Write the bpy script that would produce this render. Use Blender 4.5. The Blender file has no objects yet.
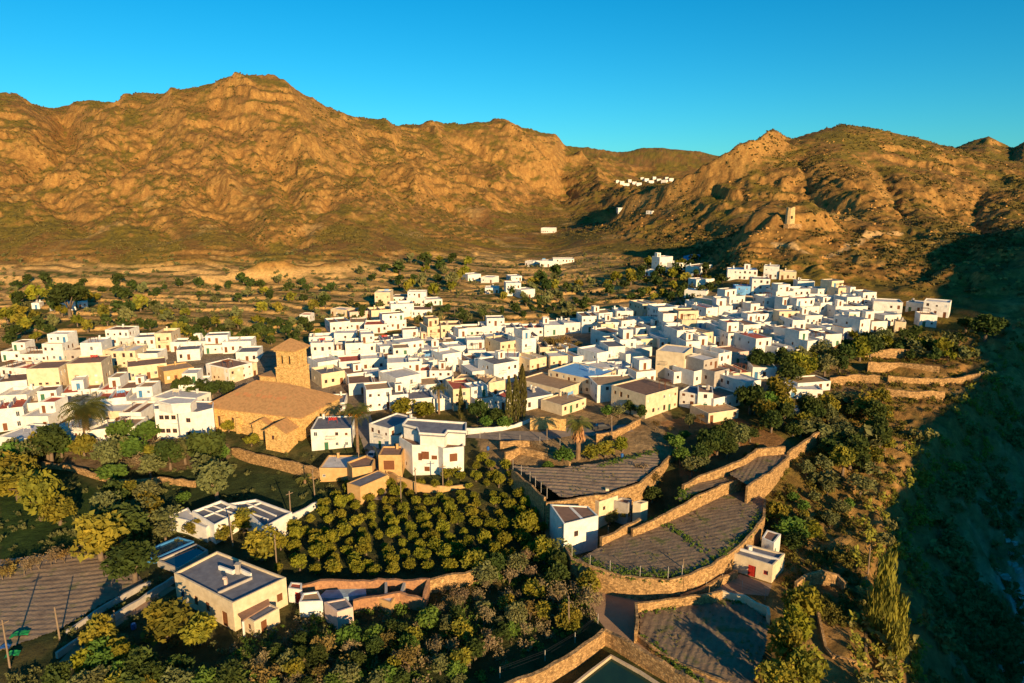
import bpy, math, random, time
import numpy as np
from mathutils import Vector, Matrix
T0 = time.time()
S = bpy.context.scene
COL = S.collection
R = math.radians
rng = random.Random(7)

# ------------------------------------------------------------------ camera model
F = 683.0; CX, CY = 512.0, 341.5
PITCH = R(12.5); SP, CP = math.sin(PITCH), math.cos(PITCH)
HC = 60.0
def ray(px, py):
    u = (px-CX)/F; v = (CY-py)/F
    return u, CP+v*SP, -SP+v*CP
def at_z(px, py, z):
    dx, dy, dz = ray(px, py); s = (z-HC)/dz
    return (dx*s, dy*s)
def proj(x, y, z):
    zz = z-HC
    f = y*CP-zz*SP; up = y*SP+zz*CP
    return CX+F*x/f, CY-F*up/f

# ------------------------------------------------------------------ noise
_p = np.random.RandomState(5).permutation(256); _p = np.concatenate([_p, _p, _p])
_ang = np.random.RandomState(9).rand(256)*2*np.pi
_gx, _gy = np.cos(_ang), np.sin(_ang)
def perlin(x, y, seed=0):
    x = np.asarray(x, float)+seed*17.31; y = np.asarray(y, float)+seed*9.77
    xi = np.floor(x).astype(int); yi = np.floor(y).astype(int)
    xf = x-xi; yf = y-yi; xi &= 255; yi &= 255
    u = xf*xf*xf*(xf*(xf*6-15)+10); v = yf*yf*yf*(yf*(yf*6-15)+10)
    def g(ix, iy, dx, dy):
        k = _p[_p[ix & 255]+(iy & 255)]
        return _gx[k]*dx+_gy[k]*dy
    a = g(xi, yi, xf, yf); b = g(xi+1, yi, xf-1, yf)
    c = g(xi, yi+1, xf, yf-1); d = g(xi+1, yi+1, xf-1, yf-1)
    return 1.5*((a*(1-u)+b*u)*(1-v)+(c*(1-u)+d*u)*v)
def fbm(x, y, oct=4, seed=0, gain=.5):
    s = 0; a = 1; f = 1
    for i in range(oct):
        s = s+a*perlin(x*f, y*f, seed+i*3); a *= gain; f *= 2.03
    return s
def ridged(x, y, oct=4, seed=0, gain=.55):
    s = 0; a = 1; f = 1; w = 1
    for i in range(oct):
        n = 1-np.abs(perlin(x*f, y*f, seed+i*5)); n = n*n*w
        s = s+a*n; w = np.clip(n*1.6, 0, 1); a *= gain; f *= 2.1
    return s
def sstep(a, b, x):
    t = np.clip((x-a)/(b-a), 0, 1); return t*t*(3-2*t)

# ------------------------------------------------------------------ the land, lofted through measured lines
def zrow(Y, *kn):      # knots (px, z)
    out = []
    for px, z in kn:
        s = (z-HC)/Y; v = (s*CP+SP)/(CP-s*SP)
        out.append(((px-CX)/F/(CP+v*SP), Y, z))
    return out
def prow(*kn):         # knots (px, py, Y)
    out = []
    for px, py, Y in kn:
        u, dy, dz = ray(px, py)
        out.append((u/dy, Y, HC+dz/dy*Y))
    return out
ROWS = [
 zrow(-60, (-300, 0), (1300, 0)),
 zrow(60, (-300, 0), (500, 0), (800, 0), (1300, 0)),
 zrow(108, (-300, 0), (560, 0), (600, 0), (780, 0), (1300, 0)),
 zrow(122, (-300, .3), (420, .5), (520, 2.5), (780, 2), (820, 1), (1300, 2)),
 zrow(141, (-300, .8), (150, 1.), (230, .8), (330, 1.6), (400, 3.3), (480, 5), (530, 6.5), (790, 7), (850, 5), (1300, 7)),
 zrow(150, (-300, 1.5), (150, 2.), (215, 3), (400, 3.9), (480, 5.6), (530, 7), (790, 7.8), (850, 6.2), (1300, 8)),
 zrow(180, (-300, 4), (300, 5), (450, 6), (600, 8), (700, 10), (800, 12), (1024, 13), (1300, 14)),
 zrow(230, (-300, 6), (300, 7), (450, 8), (600, 10), (700, 13), (800, 16), (900, 18), (1024, 22), (1300, 24)),
 zrow(290, (-300, 8), (300, 8), (450, 9), (560, 10), (650, 15.5), (700, 20), (740, 24), (800, 26), (880, 27), (950, 30), (1024, 36), (1300, 40)),
 zrow(365, (-300, 10), (200, 10), (400, 10), (500, 11), (560, 13), (620, 17), (670, 19), (712, 24), (738, 36), (755, 44), (790, 46), (840, 42), (900, 40), (1024, 42), (1300, 46)),
 prow((-300, 235, 450), (0, 238, 450), (100, 235, 450), (200, 235, 450), (300, 235, 460), (370, 240, 470), (430, 250, 480), (500, 260, 480), (550, 260, 480), (600, 250, 480), (650, 250, 470), (700, 249, 450), (735, 236, 430), (790, 219, 420), (850, 213, 430), (900, 213, 430), (950, 218, 430), (1024, 222, 430), (1300, 222, 430)),
 prow((-300, 175, 600), (0, 168, 620), (60, 172, 630), (100, 160, 640), (200, 160, 640), (300, 165, 650), (400, 190, 680), (450, 212, 700), (500, 230, 700), (550, 234, 700), (600, 221, 680), (620, 215, 670), (650, 204, 660), (680, 191, 650), (700, 181, 640), (720, 170, 610), (740, 165, 590), (800, 168, 560), (850, 166, 560), (900, 176, 560), (950, 186, 560), (1024, 192, 560), (1300, 190, 560)),
 prow((-300, 118, 850), (0, 98, 850), (20, 100, 860), (45, 108, 870), (62, 116, 890), (75, 108, 860), (90, 104, 860), (118, 109, 880), (125, 103, 870), (150, 96, 870), (175, 93, 870), (200, 88, 870), (225, 81, 870), (238, 79, 870), (255, 82, 880), (275, 86, 890), (290, 95, 900), (310, 105, 920), (330, 112, 940), (345, 116, 950), (385, 132, 980), (430, 155, 980), (480, 177, 970), (530, 205, 950), (570, 215, 870), (620, 207, 820), (650, 203, 800), (680, 193, 790), (703, 182, 770), (717, 166, 725), (735, 150, 710), (755, 141, 700), (765, 135, 700), (775, 136, 700), (785, 143, 710), (800, 138, 720), (820, 131, 730), (845, 125, 740), (870, 128, 740), (900, 135, 740), (930, 142, 740), (960, 150, 740), (994, 159, 740), (1024, 162, 740), (1300, 150, 740)),
 prow((-300, 128, 960), (0, 112, 960), (200, 100, 980), (240, 90, 990), (300, 112, 1010), (345, 118, 1050), (385, 125, 1080), (430, 140, 1090), (500, 160, 1080), (560, 192, 1080), (600, 197, 960), (620, 194, 900), (650, 190, 880), (680, 184, 870), (705, 178, 850), (722, 180, 850), (765, 175, 830), (850, 165, 850), (900, 165, 850), (960, 168, 850), (1024, 175, 850), (1300, 170, 850)),
 prow((-300, 140, 1200), (0, 130, 1200), (240, 120, 1200), (345, 119, 1200), (385, 123, 1200), (400, 127, 1200), (430, 126, 1200), (460, 125, 1220), (490, 122, 1240), (508, 121, 1250), (520, 130, 1260), (540, 134, 1280), (555, 140, 1300), (565, 158, 1300), (590, 165, 1350), (640, 182, 1350), (700, 178, 1350), (765, 165, 1250), (850, 160, 1250), (900, 155, 1250), (955, 149, 1300), (975, 141, 1300), (989, 137, 1300), (1003, 144, 1300), (1013, 149, 1250), (1024, 143, 1200), (1300, 130, 1100)),
 prow((-300, 150, 1700), (345, 135, 1700), (430, 137, 1700), (508, 135, 1700), (540, 138, 1700), (556, 137, 1700), (565, 148, 1700), (585, 149, 1700), (600, 151, 1700), (620, 153, 1700), (640, 149, 1700), (665, 148, 1700), (680, 150, 1700), (700, 152, 1700), (715, 156, 1700), (850, 170, 1700), (1300, 170, 1700)),
 zrow(2300, (-300, 90), (1300, 90)),
 zrow(3400, (-300, 60), (1300, 60)),
]
_TT = np.linspace(-1.15, 1.15, 1400)
_KZ = []; _KY = []
for r_ in ROWS:
    a_ = np.array(sorted(r_)); 
    _KY.append(np.interp(_TT, a_[:, 0], a_[:, 1])); _KZ.append(np.interp(_TT, a_[:, 0], a_[:, 2]))
_KY = np.array(_KY); _KZ = np.array(_KZ)
k_ = np.array([.25, .5, .25])
for _ in range(150):
    for A_ in (_KY, _KZ):
        for i in range(len(A_)):
            if _ < 3 or i < 12: A_[i, 1:-1] = np.convolve(A_[i], k_, 'valid')
_dz = np.diff(_KZ, axis=0)/np.diff(_KY, axis=0)
_M = np.zeros_like(_KZ)
_M[1:-1] = np.where(_dz[:-1]*_dz[1:] > 0, 2*_dz[:-1]*_dz[1:]/(_dz[:-1]+_dz[1:]+1e-12), 0)
# edge of the ravine on the right and the ridges beyond the frame
EDGE = np.array([(10, -60), (26, 20), (37, 60), (47, 84), (60, 106), (70, 121), (85, 140), (110, 160), (150, 200), (200, 248), (262, 312), (330, 380)], float)
def seg_dist(X, Y, P):
    best = np.full(X.shape, 1e9); side = np.zeros(X.shape)
    for i in range(len(P)-1):
        ax, ay = P[i]; bx, by = P[i+1]; dx, dy = bx-ax, by-ay
        t = np.clip(((X-ax)*dx+(Y-ay)*dy)/(dx*dx+dy*dy), 0, 1)
        ex, ey = X-(ax+t*dx), Y-(ay+t*dy); d = np.hypot(ex, ey)
        m = d < best; best = np.where(m, d, best)
        side = np.where(m, np.sign(ex*dy-ey*dx), side)
    return best, side
CREST = np.array([(84.4, -188), (152.4, -86), (170, 20), (232, 88), (328, 154)], float)
def height(X, Y, full=True):
    X = np.atleast_1d(np.asarray(X, float)); Y = np.atleast_1d(np.asarray(Y, float))
    Yp = np.maximum(Y, 40); t = np.clip(X/Yp, -1.1, 1.1)
    fi = (t+1.15)/2.3*(len(_TT)-1); i0 = fi.astype(int); fr = fi-i0
    def row(A, k): return A[k, i0]*(1-fr)+A[k, i0+1]*fr
    n = len(ROWS); z = row(_KZ, 0).copy()
    Yc = np.clip(Y, -59.9, 3399)
    ya = row(_KY, 0); za = row(_KZ, 0); ma = row(_M, 0)
    for k in range(n-1):
        yb = row(_KY, k+1); zb = row(_KZ, k+1); mb = row(_M, k+1)
        hh = yb-ya; s = np.clip((Yc-ya)/hh, 0, 1); s2 = s*s; s3 = s2*s
        zz = (2*s3-3*s2+1)*za+(s3-2*s2+s)*hh*ma+(-2*s3+3*s2)*zb+(s3-s2)*hh*mb
        z = np.where(Yc >= ya, zz, z)
        ya, za, ma = yb, zb, mb
    base = z
    mtn = sstep(14, 60, base)*sstep(250, 430, Y+.0*X)
    # erosion relief
    wx = 30*perlin(X/160, Y/160, 31); wy = 30*perlin(X/160, Y/160, 37)
    if full:
        rg = ridged((X+wx)/150, (Y+wy)/210, 5, 3)-.95
        rm = sstep(.12, .22, X/np.maximum(Y, 50))
        cr = (1-.5*sstep(95, 150, base))*(1-.62*rm*sstep(55, 100, base))*(1-.25*rm)
        dg = (X*.8+Y*.6)
        gl = ridged((X*.94+Y*.34+.5*wx)/34, (Y*.94-X*.34+wy)/120, 4, 77)-.9
        z = z+mtn*cr*((8-3*rm)*rg+5*perlin((X+wx)/75, (Y+wy)/150, 19)+2.8*gl+2.0*(ridged(X/19, Y/19, 4, 78, .6)-.9)+1.1*fbm(X/7, Y/7, 3, 8, .6))
        hl = sstep(232, 255, Y)*sstep(60, 95, X)*sstep(20, 27, base)
        z = z+hl*(1-mtn)*(2.6*(ridged(X/26, Y/26, 4, 87)-.9)+1.2*fbm(X/9, Y/9, 3, 88))
        for kind_, amp, wd, pl in FEATS:
            x0, y0 = pl.min(0)-3*wd; x1, y1 = pl.max(0)+3*wd
            m_ = (X > x0) & (X < x1) & (Y > y0) & (Y < y1)
            if m_.any():
                xs, ys = X[m_], Y[m_]; d_, _ = seg_dist(xs+.35*wd*perlin(xs/40, ys/40, 141), ys+.35*wd*perlin(xs/40, ys/40, 143), pl)
                z[m_] += amp*np.exp(-(d_/wd)**1.3)
        # rock steps
        lev = (z+.10*X+16*perlin(X/120, Y/120, 51)+5*perlin(X/28, Y/28, 53))/17.0
        fl = np.floor(lev); fra = lev-fl
        st = (fl+sstep(.58, .92, fra))*17.0
        msk = sstep(.15, .55, perlin(X/110, Y/110, 61)+.6*perlin(X/26, Y/26, 62)+.28*sstep(90, 160, base))*mtn
        z = z+msk*(.46-.1*rm)*(st-lev*17.0)
        z = z+mtn*1.3*np.abs(perlin(X/9, Y/9, 71))*sstep(.1, .5, perlin(X/60, Y/60, 72)+.2)*2
        # small farm terraces on the lower slopes and on the plain behind the town
        m2 = sstep(285, 330, Y)*(1-sstep(30, 48, base))*sstep(.05, .4, perlin(X/70, Y/70, 81)+.4*perlin(X/20,Y/20,82)+.1)
        m3 = sstep(165, 185, Y)*(1-sstep(240, 270, Y))*sstep(72, 92, X-.25*(Y-180))
        mm = np.maximum(m2, m3)
        l2 = (z+2.4*perlin(X/45, Y/45, 83)+.7*perlin(X/12, Y/12, 84))/2.6; f2 = np.floor(l2)
        z = z+mm*.85*((f2+sstep(.65, .95, l2-f2))*2.6-l2*2.6)
        m4 = sstep(-.4, .1, perlin(X/42, Y/26, 97))*sstep(238, 262, Y)*(1-sstep(20, 26, base))*(1-sstep(60, 100, X))
        l3 = (Y+.22*X+13*perlin(X/45, Y/35, 93)+3*perlin(X/13, Y/13, 94))/16.; f3 = l3-np.floor(l3)
        z = z+m4*1.5*(sstep(.80, .95, f3)-f3)
        z = z+.25*perlin(X/14, Y/14, 91)*sstep(105, 150, Y)
    # outcrop below the watchtower and the scarps of the hill
    cx, cy = 142., 355.
    d = np.hypot((X-cx)/26, (Y-cy)/20)
    z = z+7*(1-sstep(.6, 1.0, d+.2*perlin(X/12, Y/12, 15)))
    # castle knob on the ridge
    d = np.hypot((X-262)/13, (Y-700)/14); z = z+4*(1-sstep(.5, 1.1, d))
    # ravine
    dE, side = seg_dist(X, Y, EDGE)
    dE = dE*side+5*perlin(X/22, Y/22, 101)*sstep(8, 25, dE)+2*perlin(X/7, Y/7, 103)
    near = 1-sstep(300, 380, Y)
    z = z-near*24*sstep(0, 34, dE)-near*2.5*sstep(0, 6, dE)
    z = z+near*sstep(3, 20, dE)*(3.5*fbm(X/18, Y/18, 3, 21))
    z = z+near*sstep(-14, -2, dE)*(1-sstep(10, 20, dE))*(.9*(ridged(X/6, Y/6, 4, 131)-.8)-.3)*sstep(75, 95, Y)
    # slope beyond the stream, and the ridge that shades it
    out = sstep(52, 90, dE)*near
    z = z+out*np.clip((dE-52)*.42, 0, 26)*(1-.6*sstep(200, 300, Y))
    dC, _ = seg_dist(X, Y, CREST)
    rdg = 50-.42*dC+3*perlin(X/40, Y/40, 111)
    z = np.where(Y < 400, np.maximum(z, np.where(X/np.maximum(Y+25, 30) > .95, rdg, -99)), z)
    d = np.hypot(X-BX, Y-BY); z = z+BH*(1-sstep(0, BR, d))
    return z
FEATS = []
BX, BY, BH, BR = 387.7, 78.1, 85.4, 226.5
def hz(x, y): return float(height(x, y)[0])
_S = np.concatenate([np.arange(30, 420, .7), np.arange(420, 1900, 3.)])
_cache = {}
def P(px, py, lift=0.):
    """first point of the land seen through a pixel of the photograph"""
    key = (round(px, 2), round(py, 2))
    if key not in _cache:
        dx, dy, dz = ray(px, py)
        X = dx/dy*_S; Z = HC+dz/dy*_S
        g = Z-height(X, _S)
        k = np.argmax(g < 0)
        if g[k] >= 0: k = len(_S)-1
        a = g[k-1]/(g[k-1]-g[k]+1e-9) if k > 0 else 0
        Yv = _S[k-1]+(_S[k]-_S[k-1])*a
        _cache[key] = (dx/dy*Yv, Yv, HC+dz/dy*Yv)
    x, y, z = _cache[key]
    return Vector((x, y, z+lift))

def _xy(px, py):
    dx, dy, dz = ray(px, py); g = HC+dz/dy*_S-height(dx/dy*_S, _S, False); k = np.argmax(g < 0)
    return (dx/dy*_S[k], _S[k])
_F = [(-11, 16, [(218, 98), (226, 122), (240, 136)]), (-10, 18, [(152, 132), (145, 150), (132, 165), (118, 178)]), (-9, 12, [(114, 193), (141, 211), (169, 232)]), (-10, 14, [(183, 167), (218, 195), (246, 222), (268, 240)]),
 (-14, 20, [(64, 119), (72, 138), (52, 152), (30, 168), (5, 180)]), (-10, 14, [(352, 160), (335, 190), (312, 215), (300, 232)]), (-8, 12, [(20, 190), (60, 205), (90, 228)]), (-9, 12, [(262, 150), (285, 180), (300, 205)]),
 (-16, 18, [(474, 145), (505, 169), (537, 182), (562, 198)]), (-14, 16, [(396, 143), (410, 171), (449, 198), (480, 220)]), (-12, 14, [(545, 150), (560, 172), (575, 195)]), (-12, 14, [(360, 135), (375, 165), (400, 195)]),
 (-9, 11, [(982, 188), (973, 214), (1001, 234)]), (-8, 10, [(945, 200), (970, 219)]), (-7, 9, [(875, 165), (890, 190), (905, 215)]), (-6, 9, [(800, 160), (808, 185), (835, 205)]), (-5, 8, [(745, 185), (738, 205)]),
 (13, 18, [(285, 92), (300, 128), (312, 165), (330, 195)]), (10, 16, [(172, 98), (182, 128), (212, 158), (232, 190)]), (11, 15, [(240, 86), (262, 118), (275, 140)]), (10, 14, [(120, 110), (110, 140), (90, 160), (60, 185)]),
 (16, 16, [(514, 136), (524, 150), (550, 172)]), (13, 15, [(430, 130), (442, 152), (472, 182)]), (12, 14, [(566, 152), (590, 168), (602, 190)]), (12, 15, [(385, 128), (398, 158), (420, 190)]),
 (19, 11, [(776, 148), (747, 168), (708, 186), (668, 206), (628, 216)]), (-30, 13, [(754, 148), (730, 162), (702, 177), (667, 198), (630, 210), (600, 216)]), (5, 7, [(200, 284), (240, 281), (285, 277)]), (5, 7, [(262, 279), (300, 275), (335, 271), (352, 267)]), (4, 6, [(0, 281), (50, 284), (110, 283)])]
FEATS = [(0, a, w_, np.array([_xy(*q) for q in pl], float)) for a, w_, pl in _F]

# ------------------------------------------------------------------ materials
MATS = {}
def nd(nt, t, **kw):
    n = nt.nodes.new(t)
    for k, v in kw.items():
        if k in n.inputs.keys(): n.inputs[k].default_value = v
        else: setattr(n, k, v)
    return n
def mat(name, c, c2=None, scale=1.5, rough=.85, bump=.15, bscale=6., rand=.0, hue=0., c3=None, trans=0., spec=.25, metal=0., det=5, coord='Object', lo=.35, hi=.65):
    if name in MATS: return MATS[name]
    m = bpy.data.materials.new(name); m.use_nodes = True; nt = m.node_tree; L = nt.links
    b = nt.nodes['Principled BSDF']; b.inputs['Roughness'].default_value = rough
    b.inputs['Specular IOR Level'].default_value = spec; b.inputs['Metallic'].default_value = metal
    c2 = c2 or tuple(x*.75 for x in c)
    tc = nd(nt, 'ShaderNodeTexCoord'); oi = nd(nt, 'ShaderNodeObjectInfo')
    no = nd(nt, 'ShaderNodeTexNoise', Scale=scale, Detail=float(det), Roughness=.6)
    va = nd(nt, 'ShaderNodeVectorMath', operation='ADD')
    vs = nd(nt, 'ShaderNodeVectorMath', operation='SCALE'); vs.inputs[0].default_value = (37., 19., 11.)
    L.new(oi.outputs['Random'], vs.inputs['Scale']); L.new(tc.outputs[coord], va.inputs[0]); L.new(vs.outputs[0], va.inputs[1])
    L.new(va.outputs[0], no.inputs['Vector'])
    cr = nd(nt, 'ShaderNodeValToRGB'); e = cr.color_ramp.elements
    e[0].position = lo; e[1].position = hi; e[0].color = (*c2, 1); e[1].color = (*c, 1)
    if c3: x = cr.color_ramp.elements.new(min(.98, hi+.12)); x.color = (*c3, 1)
    L.new(no.outputs['Fac'], cr.inputs[0]); out = cr.outputs[0]
    if rand or hue:
        hs = nd(nt, 'ShaderNodeHueSaturation')
        mr = nd(nt, 'ShaderNodeMapRange'); mr.inputs['To Min'].default_value = 1-rand; mr.inputs['To Max'].default_value = 1+rand
        L.new(oi.outputs['Random'], mr.inputs['Value']); L.new(mr.outputs[0], hs.inputs['Value'])
        if hue:
            mm = nd(nt, 'ShaderNodeMath', operation='MULTIPLY'); mm.inputs[1].default_value = 7.31
            fr = nd(nt, 'ShaderNodeMath', operation='FRACT'); L.new(oi.outputs['Random'], mm.inputs[0]); L.new(mm.outputs[0], fr.inputs[0])
            mh = nd(nt, 'ShaderNodeMapRange'); mh.inputs['To Min'].default_value = .5-hue; mh.inputs['To Max'].default_value = .5+hue
            L.new(fr.outputs[0], mh.inputs['Value']); L.new(mh.outputs[0], hs.inputs['Hue'])
        L.new(out, hs.inputs['Color']); out = hs.outputs[0]
    L.new(out, b.inputs['Base Color'])
    if bump:
        nb = nd(nt, 'ShaderNodeTexNoise', Scale=bscale, Detail=4.)
        L.new(va.outputs[0], nb.inputs['Vector'])
        bp = nd(nt, 'ShaderNodeBump', Strength=min(1., bump*2), Distance=.08)
        L.new(nb.outputs['Fac'], bp.inputs['Height']); L.new(bp.outputs[0], b.inputs['Normal'])
    if trans:
        tr = nd(nt, 'ShaderNodeBsdfTranslucent'); mx = nd(nt, 'ShaderNodeMixShader', Fac=trans)
        L.new(out, tr.inputs['Color']); L.new(b.outputs[0], mx.inputs[1]); L.new(tr.outputs[0], mx.inputs[2])
        L.new(mx.outputs[0], nt.nodes['Material Output'].inputs['Surface'])
    MATS[name] = m; return m

# ------------------------------------------------------------------ mesh builder
class MB:
    def __init__(s): s.v = []; s.f = []; s.m = []
    def add(s, vs, fs, mi=0):
        n = len(s.v); s.v += [tuple(v) for v in vs]; s.f += [tuple(i+n for i in f) for f in fs]; s.m += [mi]*len(fs)
    def quad(s, a, b, c, d, mi=0): s.add([a, b, c, d], [(0, 1, 2, 3)], mi)
    def box(s, x0, y0, z0, x1, y1, z1, mi=0):
        s.add([(x0, y0, z0), (x1, y0, z0), (x1, y1, z0), (x0, y1, z0), (x0, y0, z1), (x1, y0, z1), (x1, y1, z1), (x0, y1, z1)],
              [(0, 3, 2, 1), (4, 5, 6, 7), (0, 1, 5, 4), (1, 2, 6, 5), (2, 3, 7, 6), (3, 0, 4, 7)], mi)
    def prism(s, poly, z0, z1, mi=0, mtop=None):
        a = sum(poly[i][0]*poly[(i+1) % len(poly)][1]-poly[(i+1) % len(poly)][0]*poly[i][1] for i in range(len(poly)))
        if a < 0: poly = poly[::-1]
        n = len(poly); z0 = z0 if isinstance(z0, (list, tuple)) else [z0]*n; z1 = z1 if isinstance(z1, (list, tuple)) else [z1]*n
        vs = [(*p, z) for p, z in zip(poly, z0)]+[(*p, z) for p, z in zip(poly, z1)]
        s.add(vs, [(i, (i+1) % n, n+(i+1) % n, n+i) for i in range(n)], mi)
        s.add(vs, [tuple(range(n, 2*n)), tuple(range(n-1, -1, -1))], mi if mtop is None else mtop)
    def tube(s, pts, rs, n=6, mi=0, cap=True):
        if not isinstance(rs, (list, tuple)): rs = [rs]*len(pts)
        pts = [Vector(p) for p in pts]; base = len(s.v); vs = []; 
        for i, p in enumerate(pts):
            d = (pts[min(i+1, len(pts)-1)]-pts[max(i-1, 0)]).normalized()
            u = d.cross(Vector((0, 0, 1)) if abs(d.z) < .9 else Vector((1, 0, 0))).normalized(); w = d.cross(u)
            for k in range(n):
                a = 2*math.pi*k/n; vs.append(p+(u*math.cos(a)+w*math.sin(a))*rs[i])
        fs = [(i*n+k, i*n+(k+1) % n, (i+1)*n+(k+1) % n, (i+1)*n+k) for i in range(len(pts)-1) for k in range(n)]
        if cap: fs += [tuple(range(n-1, -1, -1)), tuple((len(pts)-1)*n+k for k in range(n))]
        s.add(vs, fs, mi)
    def mesh(s, name, mats, smooth=False):
        me = bpy.data.meshes.new(name); me.from_pydata(s.v, [], s.f)
        for m in (mats if isinstance(mats, (list, tuple)) else [mats]): me.materials.append(m)
        if any(s.m): me.polygons.foreach_set('material_index', s.m)
        if smooth: me.polygons.foreach_set('use_smooth', [True]*len(me.polygons))
        me.update(); return me
def obj(name, me, parent=None, loc=(0, 0, 0), rz=0., **props):
    o = bpy.data.objects.new(name, me); COL.objects.link(o)
    o.location = loc; o.rotation_euler = (0, 0, rz)
    if parent: o.parent = parent
    for k, v in props.items(): o[k] = v
    return o
def thing(name, label, cat, loc=(0, 0, 0), rz=0., group=None, me=None):
    o = obj(name, me, None, loc, rz); o['label'] = label; o['category'] = cat
    if group: o['group'] = group
    return o
def tag(o, label, cat, group=None):
    o['label'] = label; o['category'] = cat
    if group: o['group'] = group
    return o
def npmesh(name, V, Fc, mats, smooth=False, nv=4):
    me = bpy.data.meshes.new(name); V = np.asarray(V, np.float32); Fc = np.asarray(Fc, np.int32)
    me.vertices.add(len(V)); me.vertices.foreach_set('co', V.ravel())
    me.loops.add(Fc.size); me.loops.foreach_set('vertex_index', Fc.ravel())
    me.polygons.add(len(Fc)); me.polygons.foreach_set('loop_start', np.arange(0, Fc.size, nv, dtype=np.int32))
    try: me.polygons.foreach_set('loop_total', np.full(len(Fc), nv, np.int32))
    except Exception: pass
    for m in (mats if isinstance(mats, (list, tuple)) else [mats]): me.materials.append(m)
    me.polygons.foreach_set('use_smooth', np.full(len(Fc), smooth, bool))
    me.update(calc_edges=True); return me
# ------------------------------------------------------------------ terrain
def inpoly(X, Y, poly):
    c = np.zeros(np.shape(X), bool); n = len(poly)
    for i in range(n):
        x0, y0 = poly[i]; x1, y1 = poly[(i+1) % n]
        if y0 == y1: continue
        c ^= ((y0 > Y) != (y1 > Y)) & (X < (x1-x0)*(Y-y0)/(y1-y0)+x0)
    return c
def lerp(a, b, t): return a*(1-t[:, None])+b*t[:, None]
def land_colour(X, Y, Z, NZ, NX=None):
    c = lambda *a: np.array(a)[None, :]
    n1 = fbm(X/60, Y/60, 4, 201); n2 = fbm(X/17, Y/17, 4, 211); n3 = fbm(X/4, Y/4, 3, 221); n4 = perlin(X/130, Y/130, 231)
    dry = lerp(c(.17, .092, .026), c(.28, .15, .038), sstep(-.6, .6, n2+.5*n3))
    red = c(.20, .10, .034)
    col = lerp(dry, red+0*dry, .75*sstep(-.1, .6, n4+.3*n1))
    grn = lerp(c(.155, .12, .017), c(.22, .16, .022), sstep(-.5, .5, n3))
    g = sstep(-.25, .45, n1+.55*n2+.25*sstep(.8, .97, NZ)-.1)
    col = lerp(col, grn, .8*g*sstep(.72, .9, NZ))
    # dark low scrub speckle
    sp = sstep(.12, .5, n3+.35*n2+.3*n1)
    col = lerp(col, c(.075, .066, .02)+0*col, .68*sp)
    rock = lerp(c(.30, .15, .042), c(.45, .24, .065), sstep(-.4, .6, n3+.4*n2))
    rk = sstep(.90, .74, NZ) if False else 1-sstep(.70, .88, NZ+.06*n2)
    col = lerp(col, rock, .85*rk)
    pale = sstep(.35, .75, perlin(X/34, Y/34, 241)+.3*n3)*sstep(260, 330, Y)*(1-sstep(40, 75, Z))
    col = lerp(col, c(.42, .26, .095)+0*col, .6*pale)
    # the cultivated plain behind the town: strips of soil and green
    pl = sstep(220, 250, Y-.45*np.clip(X+60, 0, 90))*(1-sstep(14, 19, Z))*(1-sstep(470, 560, Y))
    cell = perlin(X/34, (Y+.2*X)/6, 251)+.4*n3
    soil = lerp(c(.52, .31, .11), c(.26, .15, .05), sstep(-.4, .3, cell))
    soil = lerp(soil, c(.07, .085, .02)+0*soil, sstep(.05, .35, cell+.25*n3))
    col = lerp(col, soil, .8*pl)
    bank = pl*(1-sstep(.90, .975, NZ)); col = lerp(col, c(.60, .36, .13)+0*col, .85*bank)
    # gardens before the town: dark grass and litter
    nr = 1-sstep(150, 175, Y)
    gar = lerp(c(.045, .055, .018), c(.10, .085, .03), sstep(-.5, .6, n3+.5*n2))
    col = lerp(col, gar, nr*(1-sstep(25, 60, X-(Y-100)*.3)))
    # ground between the houses
    tw = sstep(160, 175, Y)*(1-sstep(215, 240, Y-.5*np.clip(X+60, 0, 110)))*(1-sstep(60, 110, X))*sstep(-185, -150, X)
    col = lerp(col, c(.24, .19, .14)+.04*n3[:, None], .8*tw)
    # ravine
    dE, side = seg_dist(X, Y, EDGE); dE = dE*side
    rv = sstep(4, 18, dE)*(1-sstep(300, 360, Y))
    rc = lerp(c(.30, .22, .09), c(.62, .45, .24), sstep(-.3, .6, n3+.5*n2))
    rc = lerp(rc, c(.85, .84, .8)+0*rc, sstep(-.02, .2, perlin(X/10, Y/18, 261)+.3*n3)*sstep(16, 26, dE)*(1-sstep(70, 90, dE)))
    col = lerp(col, rc, rv)
    sl = sstep(-20, -6, dE)*(.35+.65*sstep(-.3, .3, n2))*(1-sstep(10, 22, dE))*(1-sstep(300, 360, Y))
    col = lerp(col, lerp(c(.44, .25, .085), c(.26, .15, .05), sstep(-.3, .4, n3)), .8*sl)
    dt, _ = seg_dist(X, Y, TRACK); col = lerp(col, c(.55, .35, .15)+0*col, .85*(1-sstep(1.2, 2.4, dt+.5*perlin(X/3, Y/3, 5))))
    for poly, cc, mixf in PATCHES:
        m = inpoly(X, Y, poly).astype(float)*mixf
        col = lerp(col, np.array(cc)[None, :]*(1+.25*n3[:, None]), m)
    return np.clip(col, .005, 1)
PATCHES = []; TRACK = np.array([_xy(*q) for q in [(775, 240), (790, 246), (806, 256), (825, 254), (845, 251), (858, 246), (868, 236), (900, 232)]], float)
def patch(pts, z, col, mixf=.9):
    PATCHES.append(([at_z(px, py, z) for px, py in pts], col, mixf))
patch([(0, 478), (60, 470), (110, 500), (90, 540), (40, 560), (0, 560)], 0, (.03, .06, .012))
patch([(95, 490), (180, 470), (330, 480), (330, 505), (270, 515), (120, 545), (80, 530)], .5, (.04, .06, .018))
patch([(60, 478), (180, 446), (330, 470), (330, 520), (180, 480), (60, 490)], .8, (.05, .065, .02), .6)
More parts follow.
